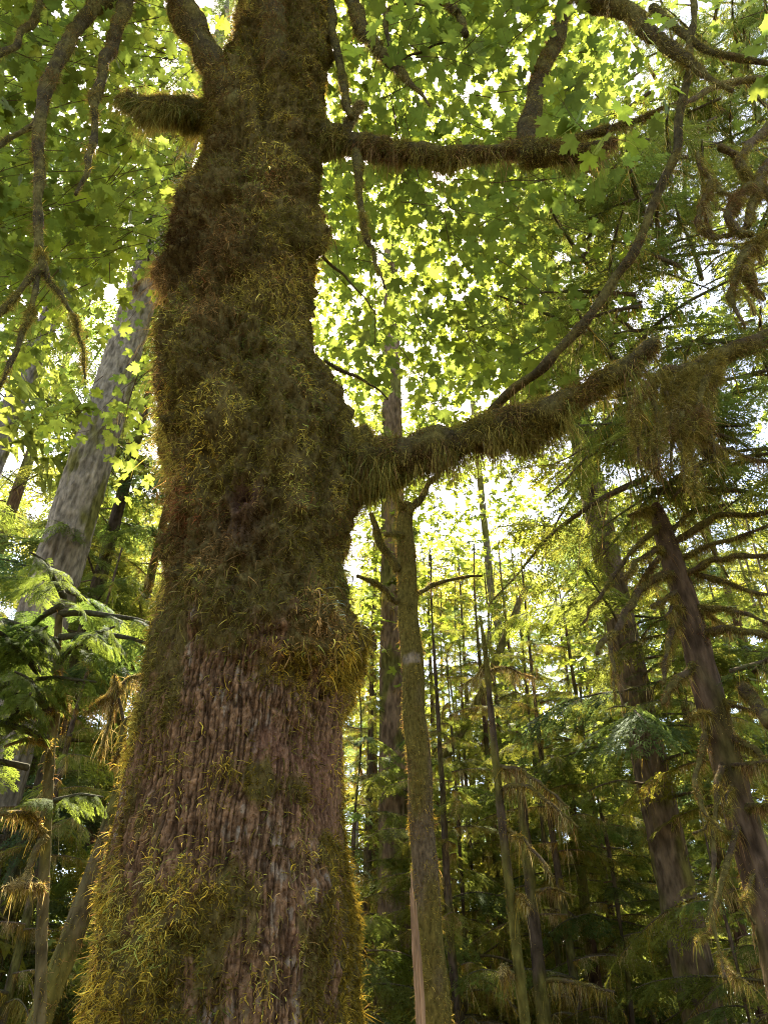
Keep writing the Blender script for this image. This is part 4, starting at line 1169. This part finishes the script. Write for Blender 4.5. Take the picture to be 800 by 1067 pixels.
vine_maple(640, 780, 16, 6.5, 'bright green broad-leaved sapling left of the dead-limbed trunk, glowing in the sun', 70, (590, 560, 690, 760), (14.5, 19), .15, (2, 3, 4))
vine_maple(770, 800, 12, 6.5, 'bright green broad-leaved sapling behind the dead-limbed trunk at the right edge', 60, (730, 640, 830, 790), (12, 15), .15, (3, 3, 2))
vine_maple(720, 950, 13, 4.0, 'leafy green sapling low down between the broad brown trunk and the dead-limbed trunk', 45, (715, 820, 790, 960), (12.5, 15), .13, (3, 3, 3))
vine_maple(390, 600, 16, 9.5, 'sunlit broad-leaved sapling in the gap just right of the maple trunk under the mossy branch', 120, (362, 500, 440, 720), (15, 19), .16, (1, 3, 5))
vine_maple(470, 500, 18, 13, 'sunlit leafy tree at the edge of the sky gap above the thick mossy branch', 170, (438, 330, 570, 480), (16, 21), .19, (2, 3, 4))
vine_maple(720, 420, 17, 22, 'green leafy tree behind the drooping moss-hung limbs at the right', 230, (600, 20, 830, 480), (15, 21), .20, (4, 3, 1))
vine_maple(455, 520, 24, 19, 'pale sunlit leafy tree behind the broken forked top of the slender mossy trunk', 330, (385, 430, 620, 610), (25, 32), .24, (1, 3, 5))
vine_maple(120, 960, 11, 2.2, 'small sapling with pale leaves low between the mossy leaning trunk and the maple', 18, (85, 960, 140, 1040), (10, 12), .12, (2, 3, 4))
vine_maple(590, 800, 20, 9, 'pale green leafy sapling far behind the thin dark trunks in the middle', 170, (440, 500, 660, 860), (18, 25), .2, (1, 3, 5))

# ------------------------------------------------------------------ the far wood and the added unseen boughs, one mass
mb = MB()
r_ = np.random.default_rng(5)
for k in range(1700):
    Y = r_.uniform(44, 84)
    X = r_.uniform(-.78, .78) * Y * 1.15
    azp = 400 + F * X / (Y * 1.05)
    el = math.radians(35 + 4 * sst(100, 330, abs(azp - 430)))
    z = (r_.uniform(0.02, 1) ** 1.0) * math.tan(el) * Y
    mb.add_mb(BOUGH_WOOD[k % 3], rotz(r_.uniform(0, 6.28)), (X, Y, z), r_.uniform(1.2, 2.3), (1.25, 1.15, 1))
for k in range(420):  # unseen boughs added behind and beside the camera to warm the fill light
    a = r_.uniform(-1.0, 1.0) * 2.35 - math.pi / 2
    D = r_.uniform(13, 40)
    mb.add_mb(BOUGH_WOOD[k % 3], rotz(r_.uniform(0, 6.28)), (D * math.cos(a), D * math.sin(a), r_.uniform(.5, 13)), r_.uniform(1.4, 2.4), (1.25, 1.15, 1))
for k in range(46):
    Y = r_.uniform(40, 72); X = r_.uniform(-.7, .7) * Y * 1.1; h = r_.uniform(12, 22)
    add_tube(mb, [(X, Y, -.3), (X + .1, Y, h * .5), (X, Y, h)], [.3, .22, .05], np.array([.11, .08, .06]), 1, ns=6, per=3)
tag(mb.build('far_and_unseen_wood', CM), 'far-off sunlit conifer wood between the nearer trunks, plus unseen boughs added behind the camera', kind='stuff', cat='woods')

# ------------------------------------------------------------------ light
SUN_EL, SUN_AZ = math.radians(56), math.radians(-10)        # azimuth from +Y towards +X
world = bpy.data.worlds.new('World'); SC.world = world
world.use_nodes = True
nt = world.node_tree; nt.nodes.clear()
wo = nt.nodes.new('ShaderNodeOutputWorld'); bg = nt.nodes.new('ShaderNodeBackground'); sk = nt.nodes.new('ShaderNodeTexSky')
sk.sky_type = 'NISHITA'; sk.sun_disc = False
sk.sun_elevation = SUN_EL; sk.sun_rotation = SUN_AZ
sk.air_density = 0.7; sk.dust_density = 0.8; sk.ozone_density = 0.6
bg.inputs['Strength'].default_value = 0.15
wb = nt.nodes.new('ShaderNodeVectorMath'); wb.operation = 'MULTIPLY'; wb.inputs[1].default_value = (1.10, .98, .80)   # the camera's shade white balance
nt.links.new(sk.outputs[0], wb.inputs[0]); nt.links.new(wb.outputs[0], bg.inputs['Color']); nt.links.new(bg.outputs[0], wo.inputs['Surface'])
sd = bpy.data.lights.new('sun', 'SUN'); sun = bpy.data.objects.new('sun', sd); COL.objects.link(sun)
sd.energy = 5.0; sd.angle = math.radians(0.53); sd.color = (1.0, .93, .80)
to_sun = Vector((math.sin(SUN_AZ) * math.cos(SUN_EL), math.cos(SUN_AZ) * math.cos(SUN_EL), math.sin(SUN_EL)))
sun.rotation_euler = to_sun.to_track_quat('Z', 'Y').to_euler()
sun.location = (0, 20, 40)

SC.view_settings.view_transform = 'Standard'
SC.view_settings.look = 'None'
SC.view_settings.exposure = 3.18
SC.view_settings.gamma = 1.0
SC.render.engine = 'CYCLES'
c = SC.cycles
c.max_bounces = 7; c.diffuse_bounces = 3; c.glossy_bounces = 2; c.transmission_bounces = 5; c.transparent_max_bounces = 4
c.caustics_reflective = False; c.caustics_refractive = False
c.sample_clamp_indirect = 6
c.filter_width = 1.1
c.use_denoising = True
c.denoising_prefilter = 'NONE'
c.denoiser = 'OPENIMAGEDENOISE'
